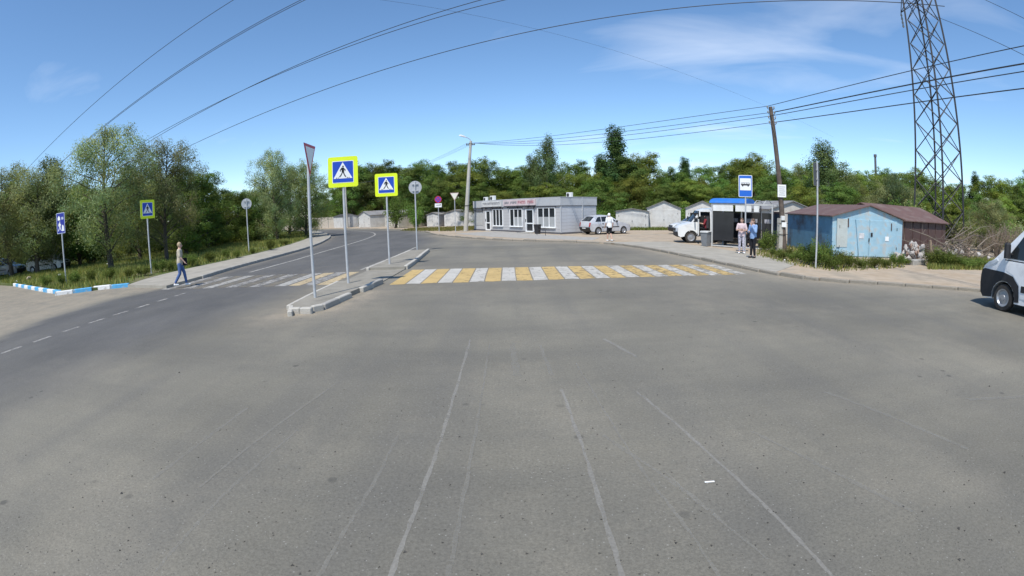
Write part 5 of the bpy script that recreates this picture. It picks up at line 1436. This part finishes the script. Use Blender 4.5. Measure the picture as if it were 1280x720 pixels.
def tree_proto(kind, seed, H=10.0):
    K = dict(willow=dict(cb=.14, rr=.34, nl=40, nleaf=40000, size=.15, rc=.60, droop=.75, asp=.36), broad=dict(cb=.08, rr=.33, nl=40, nleaf=30000, size=.155, rc=.60, droop=.1, asp=.62),
             poplar=dict(cb=.08, rr=.155, nl=44, nleaf=22000, size=.14, rc=.50, droop=.0, asp=.65), birch=dict(cb=.12, rr=.20, nl=38, nleaf=24000, size=.13, rc=.50, droop=.8, asp=.55))
    K['yellow'] = K['broad']; K['silver'] = K['willow']; K['old'] = dict(K['willow'], cb=.24, rr=.36, nl=36, nleaf=31000)
    k = K[kind]; nr = np.random.default_rng(seed); rr_ = random.Random(seed)
    tb = MB()
    lx, ly = rr_.uniform(-.05, .05) * H, rr_.uniform(-.05, .05) * H
    def trunk(u): return Vector((lx * u * u + .012 * H * math.sin(5 * u + seed), ly * u * u + .012 * H * math.cos(4 * u + seed), H * .93 * u))
    r0 = .018 * H
    tb.tube([trunk(u) for u in (0, .02, .1, .25, .45, .65, .85, 1)], [r0 * 1.5, r0 * 1.15, r0, r0 * .85, r0 * .65, r0 * .42, r0 * .22, r0 * .08], 8)
    clumps = []
    ga = rr_.uniform(0, 6.28)
    nlead = 1 if kind in ('poplar', 'birch') else 3
    for i in range(k['nl']):
        u = k['cb'] + (1 - k['cb']) * ((i + rr_.random()) / k['nl']) ** .9
        az = ga + i * 2.4 + rr_.uniform(-.5, .5)
        v = (u - k['cb']) / (1 - k['cb'])
        prof = {'poplar': (.55 + .45 * math.sin(math.pi * min(1, v * 1.15 + .1))) * (1 - v ** 3 * .8), 'birch': (.35 + .75 * math.sin(math.pi * (v * .85 + .12))) * (1 - .45 * v)}.get(kind, (.72 + .28 * math.sin(v / .45 * math.pi / 2)) if v < .45 else math.sqrt(max(.05, 1 - ((v - .45) / .6) ** 2)))
        L = k['rr'] * H * prof * rr_.uniform(.55, 1.18)
        upang = rr_.uniform(.35, .9) if kind not in ('poplar',) else rr_.uniform(.8, 1.4)
        s0 = trunk(max(.05, u - .13 - .05 * rr_.random()))
        e = Vector((trunk(u).x + math.cos(az) * L, trunk(u).y + math.sin(az) * L, H * .93 * u + L * .12 * rr_.uniform(-1, 1.6)))
        mid = s0.lerp(e, .5) + Vector((rr_.uniform(-.08, .08) * L, rr_.uniform(-.08, .08) * L, L * .12 * upang))
        rl = max(.02, r0 * .42 * (1 - u * .6))
        tb.tube([s0, mid, e], [rl, rl * .6, rl * .22], 5)
        nt_ = 4 if L > .12 * H else 3
        for j in range(nt_):
            w = rr_.uniform(.35, 1.0); b0 = s0.lerp(mid, w * 2) if w < .5 else mid.lerp(e, w * 2 - 1)
            off = Vector((rr_.gauss(0, 1), rr_.gauss(0, 1), rr_.gauss(.2, .8))).normalized() * L * rr_.uniform(.14, .36)
            tb.tube([b0, b0 + off], [rl * .3, .012], 4)
            clumps.append((b0 + off, rr_.uniform(.55, 1.25)))
        clumps.append((e, rr_.uniform(.6, 1.2)))
    for j in range(5): clumps.append((trunk(1) + Vector((rr_.gauss(0, .03 * H), rr_.gauss(0, .03 * H), rr_.uniform(-.07, .05) * H)), rr_.uniform(.4, .8)))
    C0 = np.array([list(c[0]) for c in clumps]); S0 = np.array([c[1] for c in clumps])
    wgt = S0 ** 2; wgt /= wgt.sum()
    ci = nr.choice(len(C0), k['nleaf'], p=wgt)
    off = nr.normal(size=(k['nleaf'], 3)); off *= (np.abs(nr.normal(size=(k['nleaf'], 1))) ** .35) / (np.linalg.norm(off, axis=1)[:, None]) 
    off *= (k['rc'] * S0[ci] * H / 10)[:, None] * np.array([1.05, 1.05, .72])
    if k['droop']: off[:, 2] -= np.abs(nr.normal(size=k['nleaf'])) * k['droop'] * .55 * S0[ci] * H / 10
    off0 = off / (np.linalg.norm(off, axis=1)[:, None] + 1e-6) * .6 + (C0[ci] - np.array([0, 0, H * .5])) / (H * .35) * .6
    C = C0[ci] + off
    C[:, 2] = np.maximum(C[:, 2], .25)
    ct = nr.uniform(.70, 1.30, len(C0)); hueshift = nr.uniform(-.12, .16, len(C0))
    b_ = (ct[ci] * nr.uniform(.85, 1.15, k['nleaf']))[:, None]
    tint = np.c_[b_ * (1 + hueshift[ci][:, None]), b_, b_ * (1 - hueshift[ci][:, None] * .5)]
    cm = leaf_mesh('crown', C, k['size'] * H / 10, LEAF['silver' if kind == 'old' else kind], nr, k['asp'], tint, .35, k['droop'] * .5, off0)
    tm = tb.mesh('trunk', M_BIRCH if kind == 'birch' else M_BARK, 60)
    return tm, cm
PROTO = {}
for kd, ns in (('willow', 3), ('old', 3), ('broad', 4), ('poplar', 2), ('birch', 2)):
    PROTO[kd] = [tree_proto(kd, 11 + 7 * i + len(kd)) for i in range(ns)]
def remat(kd, src):
    PROTO[kd] = []
    for tm, cm in PROTO[src]:
        c2 = cm.copy(); c2.materials.clear(); c2.materials.append(LEAF[kd]); PROTO[kd].append((tm, c2))
remat('yellow', 'broad'); remat('silver', 'willow')
trng = random.Random(5)
NAMES = dict(willow='willow_tree', broad='leafy_tree', poplar='poplar_tree', birch='birch_tree', old='willow_tree', yellow='leafy_tree', silver='willow_tree')
def tree(kind, px, depth, top, label, wide=1.0, group=None, base_row=282, z=0.1):
    p = HZ(px, base_row, depth); f = Vector((p.x, p.y, z))
    H = UPTO(f, top) if top is not None else 8
    H = max(2.0, H)
    tm, cm = PROTO[kind][trng.randrange(len(PROTO[kind]))]
    t = thing(NAMES[kind], label, 'tree', f, trng.uniform(0, 6.28), group)
    s = H / 10.0; t.scale = (s * wide, s * wide, s)
    link('trunk', tm, t); link('crown', cm, t)
    return t
# the bank on the road's far side
tree('old', 133, 23.5, 147, 'big pale willow with a leaning open crown behind the blue and white kerb', 1.05, z=.12)
tree('old', 207, 28.0, 166, 'tall dark willow behind the walking person', .95, z=.12)
tree('willow', 172, 31.0, 196, 'dense green tree filling the gap between the two tall willows', 1.15, z=.12)
tree('birch', 64, 25.5, 186, 'slender loose tree behind the blue street sign', 1.2, z=.12)
tree('old', 44, 24.0, 205, 'bushy olive tree shading the driveway corner', 1.25, z=.12)
tree('old', 8, 23.0, 198, 'grey green tree over the parked cars', 1.25, z=.12)
tree('broad', 95, 29.0, 228, 'low broad tree between the blue sign and the willow', 1.4, z=.12)
tree('willow', -30, 22.0, 205, 'grey green tree beyond the parked cars', 1.3, z=.12)
GB = 'trees massed on the grassy bank'
for px, dp, tp_, kd in ((232, 34, 206, 'broad'), (258, 40, 224, 'broad'), (282, 46, 234, 'broad'), (306, 52, 236, 'poplar'), (245, 50, 226, 'poplar'), (322, 56, 238, 'broad'), (268, 60, 232, 'poplar'), (296, 64, 238, 'broad'), (218, 44, 215, 'broad')):
    tree(kd, px, dp, tp_, {'broad': 'mid green', 'poplar': 'dark narrow'}[kd] + ' tree in the thicket ' + ('right behind the walking person' if px < 250 else 'between the walking person and the round sign' if px < 300 else 'behind the round sign on the bank'), 1.35, GB + ' ' + kd)
for px, dp, tp_, kd in ((0, 40, 235, 'broad'), (30, 44, 232, 'broad'), (60, 40, 236, 'willow'), (90, 46, 230, 'broad'), (120, 42, 234, 'broad'), (150, 48, 228, 'willow'), (180, 44, 226, 'broad'), (-25, 36, 240, 'broad'), (105, 60, 224, 'poplar'), (15, 58, 226, 'poplar'), (48, 62, 226, 'broad'), (160, 64, 222, 'broad'), (200, 60, 220, 'broad')):
    tree(kd, px, dp, tp_, {'broad': 'mid green', 'poplar': 'dark narrow', 'willow': 'olive'}[kd] + ' tree far back in the shade ' + ('beyond the parked cars' if px < 60 else 'beyond the big pale willow'), 1.6, GB + ' far ' + kd)
tree('silver', 345, 47, 181, 'tall weeping willow on the inside of the bend', .80)
tree('willow', 383, 52, 197, 'olive weeping willow right at the bend, behind the give way sign', .95)
tree('willow', 362, 58, 205, 'darker willow between the weeping pair', 1.1)
tree('broad', 330, 50, 232, 'low green tree at the foot of the weeping willow', 1.5)
# the wood beyond
WL = {'a': 'green tree of the wood behind the far garages at the bend', 'b': 'green tree of the wood behind the grey shop', 'c': 'green tree of the wood behind the white garages', 'd': 'green tree of the wood behind the blue garage', 'e': 'green tree in the thicket right of the lattice tower'}
spots = []
def row(key, px0, px1, step, dep, tops, kinds, wide=1.18):
    px = px0; i = 0
    while px <= px1:
        spots.append((key, px + trng.uniform(-.25, .25) * step, dep + trng.uniform(-3, 3), tops[i % len(tops)] + trng.uniform(-9, 15), kinds[i % len(kinds)], wide)); px += step; i += 1
row('a', 398, 440, 15, 118, [232, 236, 228], ['broad', 'willow'])
row('a', 440, 532, 18, 96, [204, 200, 196, 206, 210], ['broad', 'willow', 'broad'])
row('a', 432, 530, 20, 108, [214, 210], ['broad', 'poplar'])
row('a', 520, 552, 15, 78, [206, 204], ['broad'])
row('b', 545, 740, 20, 74, [205, 202, 208, 200, 212], ['broad', 'broad', 'yellow'])
row('b', 555, 730, 24, 88, [206, 200, 210], ['poplar', 'broad'])
row('b', 600, 740, 26, 64, [228, 222, 232], ['broad', 'yellow'], 1.5)
row('c', 742, 960, 22, 68, [206, 210, 196, 190, 202, 208], ['yellow', 'broad', 'broad'])
row('c', 750, 960, 26, 82, [204, 196, 206], ['poplar', 'broad'])
row('c', 756, 950, 26, 60, [226, 220, 230], ['broad', 'yellow', 'yellow'], 1.5)
row('d', 950, 1150, 22, 50, [208, 214, 205, 218, 210], ['yellow', 'broad', 'willow'])
row('d', 960, 1160, 26, 64, [205, 210, 214], ['broad', 'poplar'])
row('d', 965, 1170, 28, 42, [232, 238, 228], ['broad', 'yellow', 'silver'], 1.5)
row('e', 1150, 1330, 22, 46, [222, 230, 218, 234], ['broad', 'yellow', 'broad'])
row('e', 1200, 1330, 24, 34, [244, 236, 248], ['yellow', 'broad'], 1.5)
row('e', 1170, 1330, 26, 60, [218, 226, 214], ['poplar', 'broad'])
ADJ = dict(broad='mid green', yellow='yellow green', poplar='dark narrow', willow='olive drooping', silver='silvery grey', birch='loose')
LAND = ((0, 440, 'over the beige fence'), (440, 495, 'behind the far gabled garages'), (495, 545, 'behind the round sign on the island'), (545, 610, 'behind the leaning lamp post'), (610, 690, 'behind the middle of the grey shop'), (690, 750, 'behind the end of the grey shop'),
        (750, 812, 'behind the silver hatchback'), (812, 880, 'behind the white gabled garage'), (880, 960, 'behind the bus shelter'), (960, 1010, 'behind the wooden pole'), (1010, 1085, 'behind the blue garage front'), (1085, 1145, 'behind the brown garage roof'), (1145, 1215, 'behind the lattice tower'), (1215, 2000, 'behind the panel van'))
for key, px, dp, tp_, kd, wd in spots:
    land = next(q for a_, b_, q in LAND if a_ <= px < b_)
    lb = ADJ[kd] + (' low front tree of the wood ' if wd > 1.4 else ' tree of the wood ') + land
    tree(kd, px, dp, tp_, lb, wd, ADJ[kd] + ' trees ' + land)
tree('birch', 683, 66, 164, 'tall loose birch standing above the wood behind the shop', .95)
tree('birch', 668, 69, 188, 'shorter birch leaning beside the tall loose birch', 1.1)
tree('poplar', 769, 70, 153, 'tall dark poplar standing above the wood', 1.25)
tree('poplar', 752, 72, 190, 'shorter dark poplar against the tall one', 1.2)
tree('birch', 1037, 44, 170, 'tall grey green birch behind the blue garage', 1.5)
tree('silver', 1118, 40, 212, 'silvery tree at the left foot of the lattice tower', 1.3)
tree('silver', 1240, 24, 244, 'pale grey bush tree behind the panel van', 1.3)
# ------------------------------------------------------------------ bushes, weeds, grass
def bush_proto(kind, seed, nleaf=2600, dry=False, n_=9):
    nr = np.random.default_rng(seed); rr_ = random.Random(seed)
    tb = MB(); tips = []
    for i in range(n_ * (3 if dry else 1)):
        az = rr_.uniform(0, 6.28); L = rr_.uniform(.25, .5); hh = rr_.uniform(.45, 1.0)
        e = Vector((math.cos(az) * L, math.sin(az) * L, hh)); mid = e * .5 + Vector((0, 0, .12))
        tb.tube([(0.06 * math.cos(az), 0.06 * math.sin(az), 0), mid, e], [.014, .010, .004], 4)
        for w in (.35, .6, .8, 1): tips.append((mid * (w * 2) if w < .5 else mid.lerp(e, w * 2 - 1)))
        if dry:
            for j in range(4): tb.tube([mid.lerp(e, rr_.random()), e + Vector((rr_.gauss(0, .12), rr_.gauss(0, .12), rr_.gauss(.02, .1)))], [.005, .003], 3)
    C0 = np.array([list(v) for v in tips]); ci = nr.integers(0, len(C0), nleaf)
    C = C0[ci] + nr.normal(size=(nleaf, 3)) * np.array([.12, .12, .10]); C[:, 2] = np.abs(C[:, 2]) + .02
    b_ = (nr.uniform(.7, 1.3, len(C0))[ci] * nr.uniform(.75, 1.25, nleaf))[:, None]
    return tb.mesh('stems', MATS['bark'] if not dry else mat('dry_stem', (0.22, 0.175, 0.13), 0.9), None), leaf_mesh('foliage', C, .075 if not dry else .05, LEAF[kind], nr, .5 if not dry else .2, np.c_[b_ * nr.uniform(.9, 1.2, (nleaf, 1)), b_, b_], .3)
BP = {'weed': [bush_proto('weed', s) for s in (1, 2, 3)], 'broad': [bush_proto('broad', s) for s in (4, 5)], 'dry': [bush_proto('dry', 6, 1500, True)], 'willow': [bush_proto('willow', s) for s in (8, 9)], 'silver': [bush_proto('silver', 10)]}
def bush(kind, loc, h, w, label, group=None, name='bush'):
    st2_, fo = BP[kind][trng.randrange(len(BP[kind]))]
    t = thing(name, label, 'bush' if name == 'bush' else 'plant', loc, trng.uniform(0, 6.28), group)
    t.scale = (w, w, h)
    link('stems', st2_, t); link('foliage', fo, t)
WG = 'weeds round the blue garage'
for px, py, h, w in ((1052, 335, .62, .7), (1062, 334, .5, .6), (1077, 335, .34, .6), (1092, 335, .42, .6), (1106, 334, .34, .6), (1122, 333, .55, .7), (1132, 331, .3, .5)):
    bush('weed', foot(px, py, .1), h, w, 'dark green weeds along the front of the blue garage', WG, 'weed_plant')
for px, py, h, w in ((1030, 334, .85, .8), (1012, 331, .6, .8), (1040, 336, .5, .7), (1006, 328, .75, .7), (1022, 331, .95, .8)):
    bush('weed', foot(px, py, .1), h, w, 'tall green weeds at the foot of the thin sign post', 'weeds at the thin post', 'weed_plant')
for px, py, h, w in ((962, 315, 1.05, .7), (969, 321, .4, .6), (955, 313, .6, .6), (991, 326, .35, .6), (986, 320, .35, .5), (976, 324, .3, .6), (1000, 325, .4, .6)):
    bush('weed', foot(px, py, .1), h, w, 'green weeds round the foot of the wooden pole', 'weeds at the wooden pole', 'weed_plant')
for px, py, h, w in ((1166, 333, .75, .95), (1178, 334, .8, 1.0), (1190, 334, .6, .9)):
    bush('weed', foot(px, py, .1), h, w, 'dark green weed clump before the brushwood', 'weeds before the brushwood', 'weed_plant')
for px, py, h, w in ((1204, 335, .42, 1.1), (1218, 335, .4, 1.1), (1230, 334, .38, 1.0)):
    bush('broad', foot(px, py, .1), h, w, 'low light green weeds between the brushwood and the van', 'low weeds by the van', 'weed_plant')
for px, py, h, w in ((1246, 322, 2.0, 2.0), (1232, 322, 1.5, 1.6), (1262, 320, 2.2, 2.2), (1206, 318, 1.5, 1.6)):
    bush('dry', foot(px, py, .1), h, w, 'dry grey brown bush behind the panel van', 'dry bushes', 'bush')
bush('broad', (-12.4, 63.5, .1), 2.6, 2.4, 'green bush among the graffiti garages')
bush('broad', (-16.0, 67.0, .1), 4.2, 2.6, 'tall green bush beside the far cream garage')
bush('broad', (-13.4, 69.5, .1), 4.0, 3.0, 'round green bush behind the round sign post')
for i, (px, dp) in enumerate(((415, 112), (425, 110), (436, 104), (400, 118))):
    bush('broad', (HZ(px, 283, dp).x, dp, .1), 5.0, 6.0, 'far round bush rising over the beige fence', 'bushes over the fence')
UB = 'undergrowth on the grassy bank'
for i in range(60):
    px = trng.uniform(-10, 330); u = px / 330
    dp = 23 + 22 * max(0, u) ** 1.3 + trng.uniform(2.0, 8)
    if px < 50: dp += 8
    kd = ('willow', 'broad', 'weed')[i % 3]
    lb = {'willow': 'olive', 'broad': 'mid green', 'weed': 'dark green'}[kd] + ' undergrowth bush ' + next(q for e_, q in ((45, 'by the parked cars'), (105, 'behind the blue street sign'), (165, 'at the foot of the big pale willow'), (225, 'behind the crossing sign in the grass'), (275, 'right of the walking person'), (400, 'near the round sign on the bank')) if px < e_)
    bush(kd, (HZ(px, 300, dp).x, dp, .12), trng.uniform(1.2, 2.8), trng.uniform(1.6, 2.8), lb, 'bushes: ' + lb)
for i in range(16):
    px = 745 + i * 9; dp = 55 + trng.uniform(-1, 3)
    bush('broad', (HZ(px, 285, dp).x, dp, .1), trng.uniform(1.8, 3.0), 2.4, 'leafy bush at the edge of the wood ' + ('just right of the shop' if px < 775 else 'between the white garages' if px < 850 else 'behind the truck cab'), 'undergrowth behind the garages')
for i in range(18):
    px = 1130 + i * 10; dp = 30 + trng.uniform(-3, 4)
    bush(('broad', 'willow', 'silver')[i % 3], (HZ(px, 290, dp).x, dp, .1), trng.uniform(1.8, 3.4), 2.6, ('mid green', 'olive', 'silvery')[i % 3] + ' thicket bush ' + ('beside the brown garage' if px < 1180 else 'right of the tower foot' if px < 1240 else 'behind the panel van'), 'undergrowth by the tower')

def blades(name, pts, hmin, hmax, label, m_, seed, wmul=1.0):
    nr = np.random.default_rng(seed); k = len(pts)
    h = nr.uniform(hmin, hmax, k); az = nr.uniform(0, 6.28, k); w = .016 * wmul * nr.uniform(.7, 1.5, k)
    d = np.c_[np.cos(az), np.sin(az), np.zeros(k)]; ln_ = nr.normal(size=(k, 2)) * .35
    A = pts + d * w[:, None]; B = pts - d * w[:, None]
    T = pts + np.c_[ln_ * h[:, None], h]
    me = bpy.data.meshes.new(name)
    V = np.stack([A, B, T], 1).reshape(-1, 3)
    me.vertices.add(3 * k); me.vertices.foreach_set('co', V.ravel()); me.loops.add(3 * k); me.loops.foreach_set('vertex_index', np.arange(3 * k))
    me.polygons.add(k); me.polygons.foreach_set('loop_start', np.arange(0, 3 * k, 3)); me.update(calc_edges=True)
    b_ = nr.uniform(.6, 1.35, (k, 1)); yl = nr.uniform(0, 1, (k, 1)) ** 3
    ca = me.color_attributes.new('tint', 'FLOAT_COLOR', 'POINT')
    ca.data.foreach_set('color', np.repeat(np.c_[b_ * (1 + .9 * yl), b_ * (1 + .35 * yl), b_ * (1 + .5 * yl), np.ones(k)], 3, 0).ravel())
    me.materials.append(m_)
    return tag(link(name, me), label, 'grass', None, 'stuff')
def in_poly(P, poly):
    x, y = P[:, 0], P[:, 1]; ins = np.zeros(len(P), bool); n_ = len(poly)
    for i in range(n_):
        x0, y0 = poly[i]; x1, y1 = poly[(i + 1) % n_]
        c_ = ((y0 > y) != (y1 > y)) & (x < (x1 - x0) * (y - y0) / (y1 - y0 + 1e-12) + x0); ins ^= c_
    return ins
nr = np.random.default_rng(3)
poly = [(p[0] - .15, p[1] + .2) for p in PAINTED] + [(x - .2, y) for x, y in wl_ if y < 72] + [(-46, 80), (-50, 40)]
Pg = np.c_[nr.uniform(-50, -15, 230000), nr.uniform(14, 78, 230000)]
edge = seg_d(Pg, [(x, y) for x, y in PAINTED] + wl_)
keep = in_poly(Pg, poly) & (nr.random(len(Pg)) < np.clip(1.15 - edge / 16, .1, 1)) & (edge > .12)
Pg = Pg[keep]
patch = np.sin(Pg[:, 0] * 1.1 + 1.7 * np.sin(Pg[:, 1] * .6)) + np.sin(Pg[:, 1] * .9 + 1.3 * np.sin(Pg[:, 0] * .8 + 2))
Pg = Pg[nr.random(len(Pg)) < np.clip(.62 + .28 * patch, .12, 1)]
for i in range(16):
    px = 60 + i * 20 + trng.uniform(-6, 6); base = np.interp(px, [60, 150, 215, 300, 380], [362, 352, 340, 322, 303]) - trng.uniform(0, 3)
    bush('weed', foot(px, float(base), .12), trng.uniform(.35, .7), trng.uniform(.5, .9), 'tuft of tall weeds in the grass ' + next(q for e_, q in ((130, 'beside the blue street sign'), (200, 'beside the crossing sign on the bank'), (260, 'behind the walking person'), (330, 'beside the round sign on the bank'), (500, 'at the inside of the bend')) if px < e_), 'weeds on the grassy bank', 'weed_plant')
blades('grass', np.c_[Pg, np.full(len(Pg), .12)], .08, .34, 'rough green grass on the bank under the trees', LEAF['grass'], 4, 1.5)
poly = [tuple(G(x, y, .1)[:2]) for x, y in ((945, 320), (985, 331), (1019, 336), (1045, 340), (1132, 335), (1132, 326), (1040, 322), (985, 306), (950, 306))]
Pg = np.c_[nr.uniform(9, 24, 16000), nr.uniform(13, 30, 16000)]; Pg = Pg[in_poly(Pg, poly)]
blades('grass', np.c_[Pg, np.full(len(Pg), .1)], .05, .24, 'grass and low weeds round the wooden pole and blue garage', LEAF['grass'], 5, 1.3)
poly = [tuple(G(x, y, .1)[:2]) for x, y in ((1158, 337), (1238, 338), (1245, 326), (1200, 322), (1160, 328))]
Pg = np.c_[nr.uniform(14, 34, 60000), nr.uniform(10, 24, 60000)]; Pg = Pg[in_poly(Pg, poly)]
blades('grass', np.c_[Pg, np.full(len(Pg), .1)], .08, .30, 'light green grass before the brushwood pile', LEAF['grass'], 6, 1.3)
Pg = np.c_[nr.uniform(-13, -2.5, 9000), nr.uniform(50, 62, 9000)]
Pg = Pg[(Pg[:, 1] > 52.5 - 1.0 * (Pg[:, 0] + 9)) & (nr.random(len(Pg)) < .6)]
blades('grass', np.c_[Pg, np.full(len(Pg), .1)], .08, .25, 'thin grass before the graffiti garages', LEAF['grass'], 7, 2.0)
Pg = np.c_[nr.uniform(9, 22, 9000), nr.uniform(44.2, 46.6, 9000)]
blades('grass', np.c_[Pg, np.full(len(Pg), .1)][:5000], .08, .35, 'weedy grass along the feet of the white garages', LEAF['weed'], 8, 2.0)

# ------------------------------------------------------------------ rubble, brushwood, small things
def rock_mesh(seed, m_):
    rr_ = random.Random(seed); bm = bmesh.new(); bmesh.ops.create_icosphere(bm, subdivisions=1, radius=.5)
    for v in bm.verts: v.co *= rr_.uniform(.7, 1.15)
    me_ = bpy.data.meshes.new('rubble_stone'); bm.to_mesh(me_); bm.free(); me_.materials.append(m_); return me_
M_RUB = mat('rubble_pale', (0.42, 0.39, 0.36), 0.95, 0.2, 4); M_RUB2 = mat('rubble_brick', (0.32, 0.22, 0.17), 0.95, 0.2, 4)
RK = [rock_mesh(i, M_RUB if i % 3 else M_RUB2) for i in range(6)]
c = foot(1143, 327, .1); t = thing('rubble_pile', 'heap of pale broken stones beside the blue garage', 'rubble', c); t.scale = (1.15, 1.15, 1.25)
for i in range(90):
    r = abs(trng.gauss(0, .48)); a = trng.uniform(0, 6.28); s = trng.uniform(.10, .28)
    piece('stone', RK[i % 6], t, (1.25 * r * math.cos(a), r * math.sin(a), max(.03, .75 * math.exp(-r * r * 1.6) * trng.random())), 0, (s * 1.3, s, s * .8), (trng.random() * 3, trng.random() * 3, trng.random() * 6))
c = foot(1196, 325, .1); t = thing('brushwood_pile', 'pile of dead branches in front of the brown garage', 'brushwood', c); t.scale = (1.2, 1.2, 1.45)
M_DB = mat('dead_branch', (0.20, 0.165, 0.13), 0.9, 0.2, 6); M_DB2 = mat('old_branch', (0.11, 0.085, 0.068), 0.9, 0.2, 6)
for i in range(70):
    a = trng.uniform(-.6, .6) + (math.pi if trng.random() < .5 else 0); L = trng.uniform(.8, 2.6); x = trng.uniform(-2.2, 1.8); y = trng.uniform(-.6, .8); z = abs(trng.gauss(.3, .35)) * max(.3, 1 - abs(x) / 3)
    p0 = Vector((x, y, z)); p1 = p0 + Vector((math.cos(a) * L * .5, math.sin(a) * L * .3, trng.uniform(-.1, .45))); p2 = p1 + Vector((math.cos(a) * L * .5, trng.uniform(-.2, .2), trng.uniform(-.45, .3)))
    p1.z = max(.05, p1.z); p2.z = max(.03, p2.z); r_ = trng.uniform(.012, .04)
    b_ = MB().tube([p0, p1, p2], [r_, r_ * .7, r_ * .25], 5)
    for j in range(3):
        q = p1.lerp(p2, trng.random()); b_.tube([q, q + Vector((trng.gauss(0, .25), trng.gauss(0, .15), abs(trng.gauss(0, .25))))], [r_ * .35, .004], 4)
    b_.build('branch', M_DB if i % 3 else M_DB2, t)
for i in range(24):
    piece('stone', RK[i % 6], t, (trng.gauss(.2, .9), trng.gauss(.2, .4), trng.uniform(0, .35)), 0, (.28, .24, .18), (trng.random() * 3, trng.random() * 3, 0))
c = foot(1163, 331, .1)
o = MB().tube([(0, 0, 0), (-.02, 0, .6), (-.10, .03, 1.12)], [.10, .09, .075], 9).build('wooden_stump', mat('pale_stump', (0.26, 0.19, 0.13), 0.9, 0.2, 8), None, 40)
o.location = c; tag(o, 'upright broken stump between the rubble and the brushwood', 'stump')
c = foot(1146, 331, .1); o = MB().cbox((0, 0, .12), (1.2, .35, .24), .03).build('concrete_block', M_CONC); o.location = c; o.rotation_euler = (0, 0, .2); tag(o, 'low concrete block at the front of the rubble heap', 'block')
# litter and pale things lying in the grass
for px, py, s, lb in ((20.5, 353, .22, 'white bag lying in the grass by the driveway'), (36, 350, .45, 'pale sandy lump of rubble under the olive tree'), (74, 347, .42, 'white scrap beside the foot of the blue street sign'), (137, 331, .5, 'white rag hanging in the brush near the willow trunk'), (981, 326, .12, 'white cup lying in the weeds by the wooden pole'), (1096, 337, .10, 'small white scrap in the dust before the blue garage')):
    me_ = rock_mesh(int(px), WHITE if 'sandy' not in lb else M_DIRT); me_.name = 'litter'
    o = link('litter', me_); o.location = foot(px, py, .12) + Vector((0, 0, s * .25)); o.scale = (s * 1.2, s, s * .6); o.rotation_euler = (.3, .2, px); tag(o, lb, 'litter')
o = MB().cbox((0, 0, 0), (.085, .016, .006), .002).build('paper_scrap', WHITE); o.location = G(887, 602, .012); o.rotation_euler = (0, 0, -.1); tag(o, 'thin white paper scrap on the open asphalt', 'litter')
# loose stones on the asphalt
gv = MB(); nr = np.random.default_rng(12)
for i in range(520):
    px, py = nr.uniform(0, 1280), 400 + 320 * nr.random() ** .8
    p = G(px, py, .004); s = nr.uniform(.004, .012) * (1.8 if nr.random() < .06 else 1)
    if p.length > 13: continue
    vs_ = [(p.x + s * nr.uniform(.6, 1.2) * a, p.y + s * nr.uniform(.6, 1.2) * b_, .004 + s * .9 * c_) for a, b_, c_ in ((1, 0, .3), (-.5, .86, .25), (-.5, -.86, .3), (0, 0, 1), (1, 0, 0), (-.5, .86, 0), (-.5, -.86, 0))]
    gv.add(vs_, [(0, 1, 3), (1, 2, 3), (2, 0, 3), (4, 5, 1, 0), (5, 6, 2, 1), (6, 4, 0, 2)])
tag(gv.build('gravel', mat('dark_gravel', (0.07, 0.066, 0.06), 0.95, 0.5, 40)), 'loose dark stone chips scattered on the open asphalt', 'gravel', None, 'stuff')
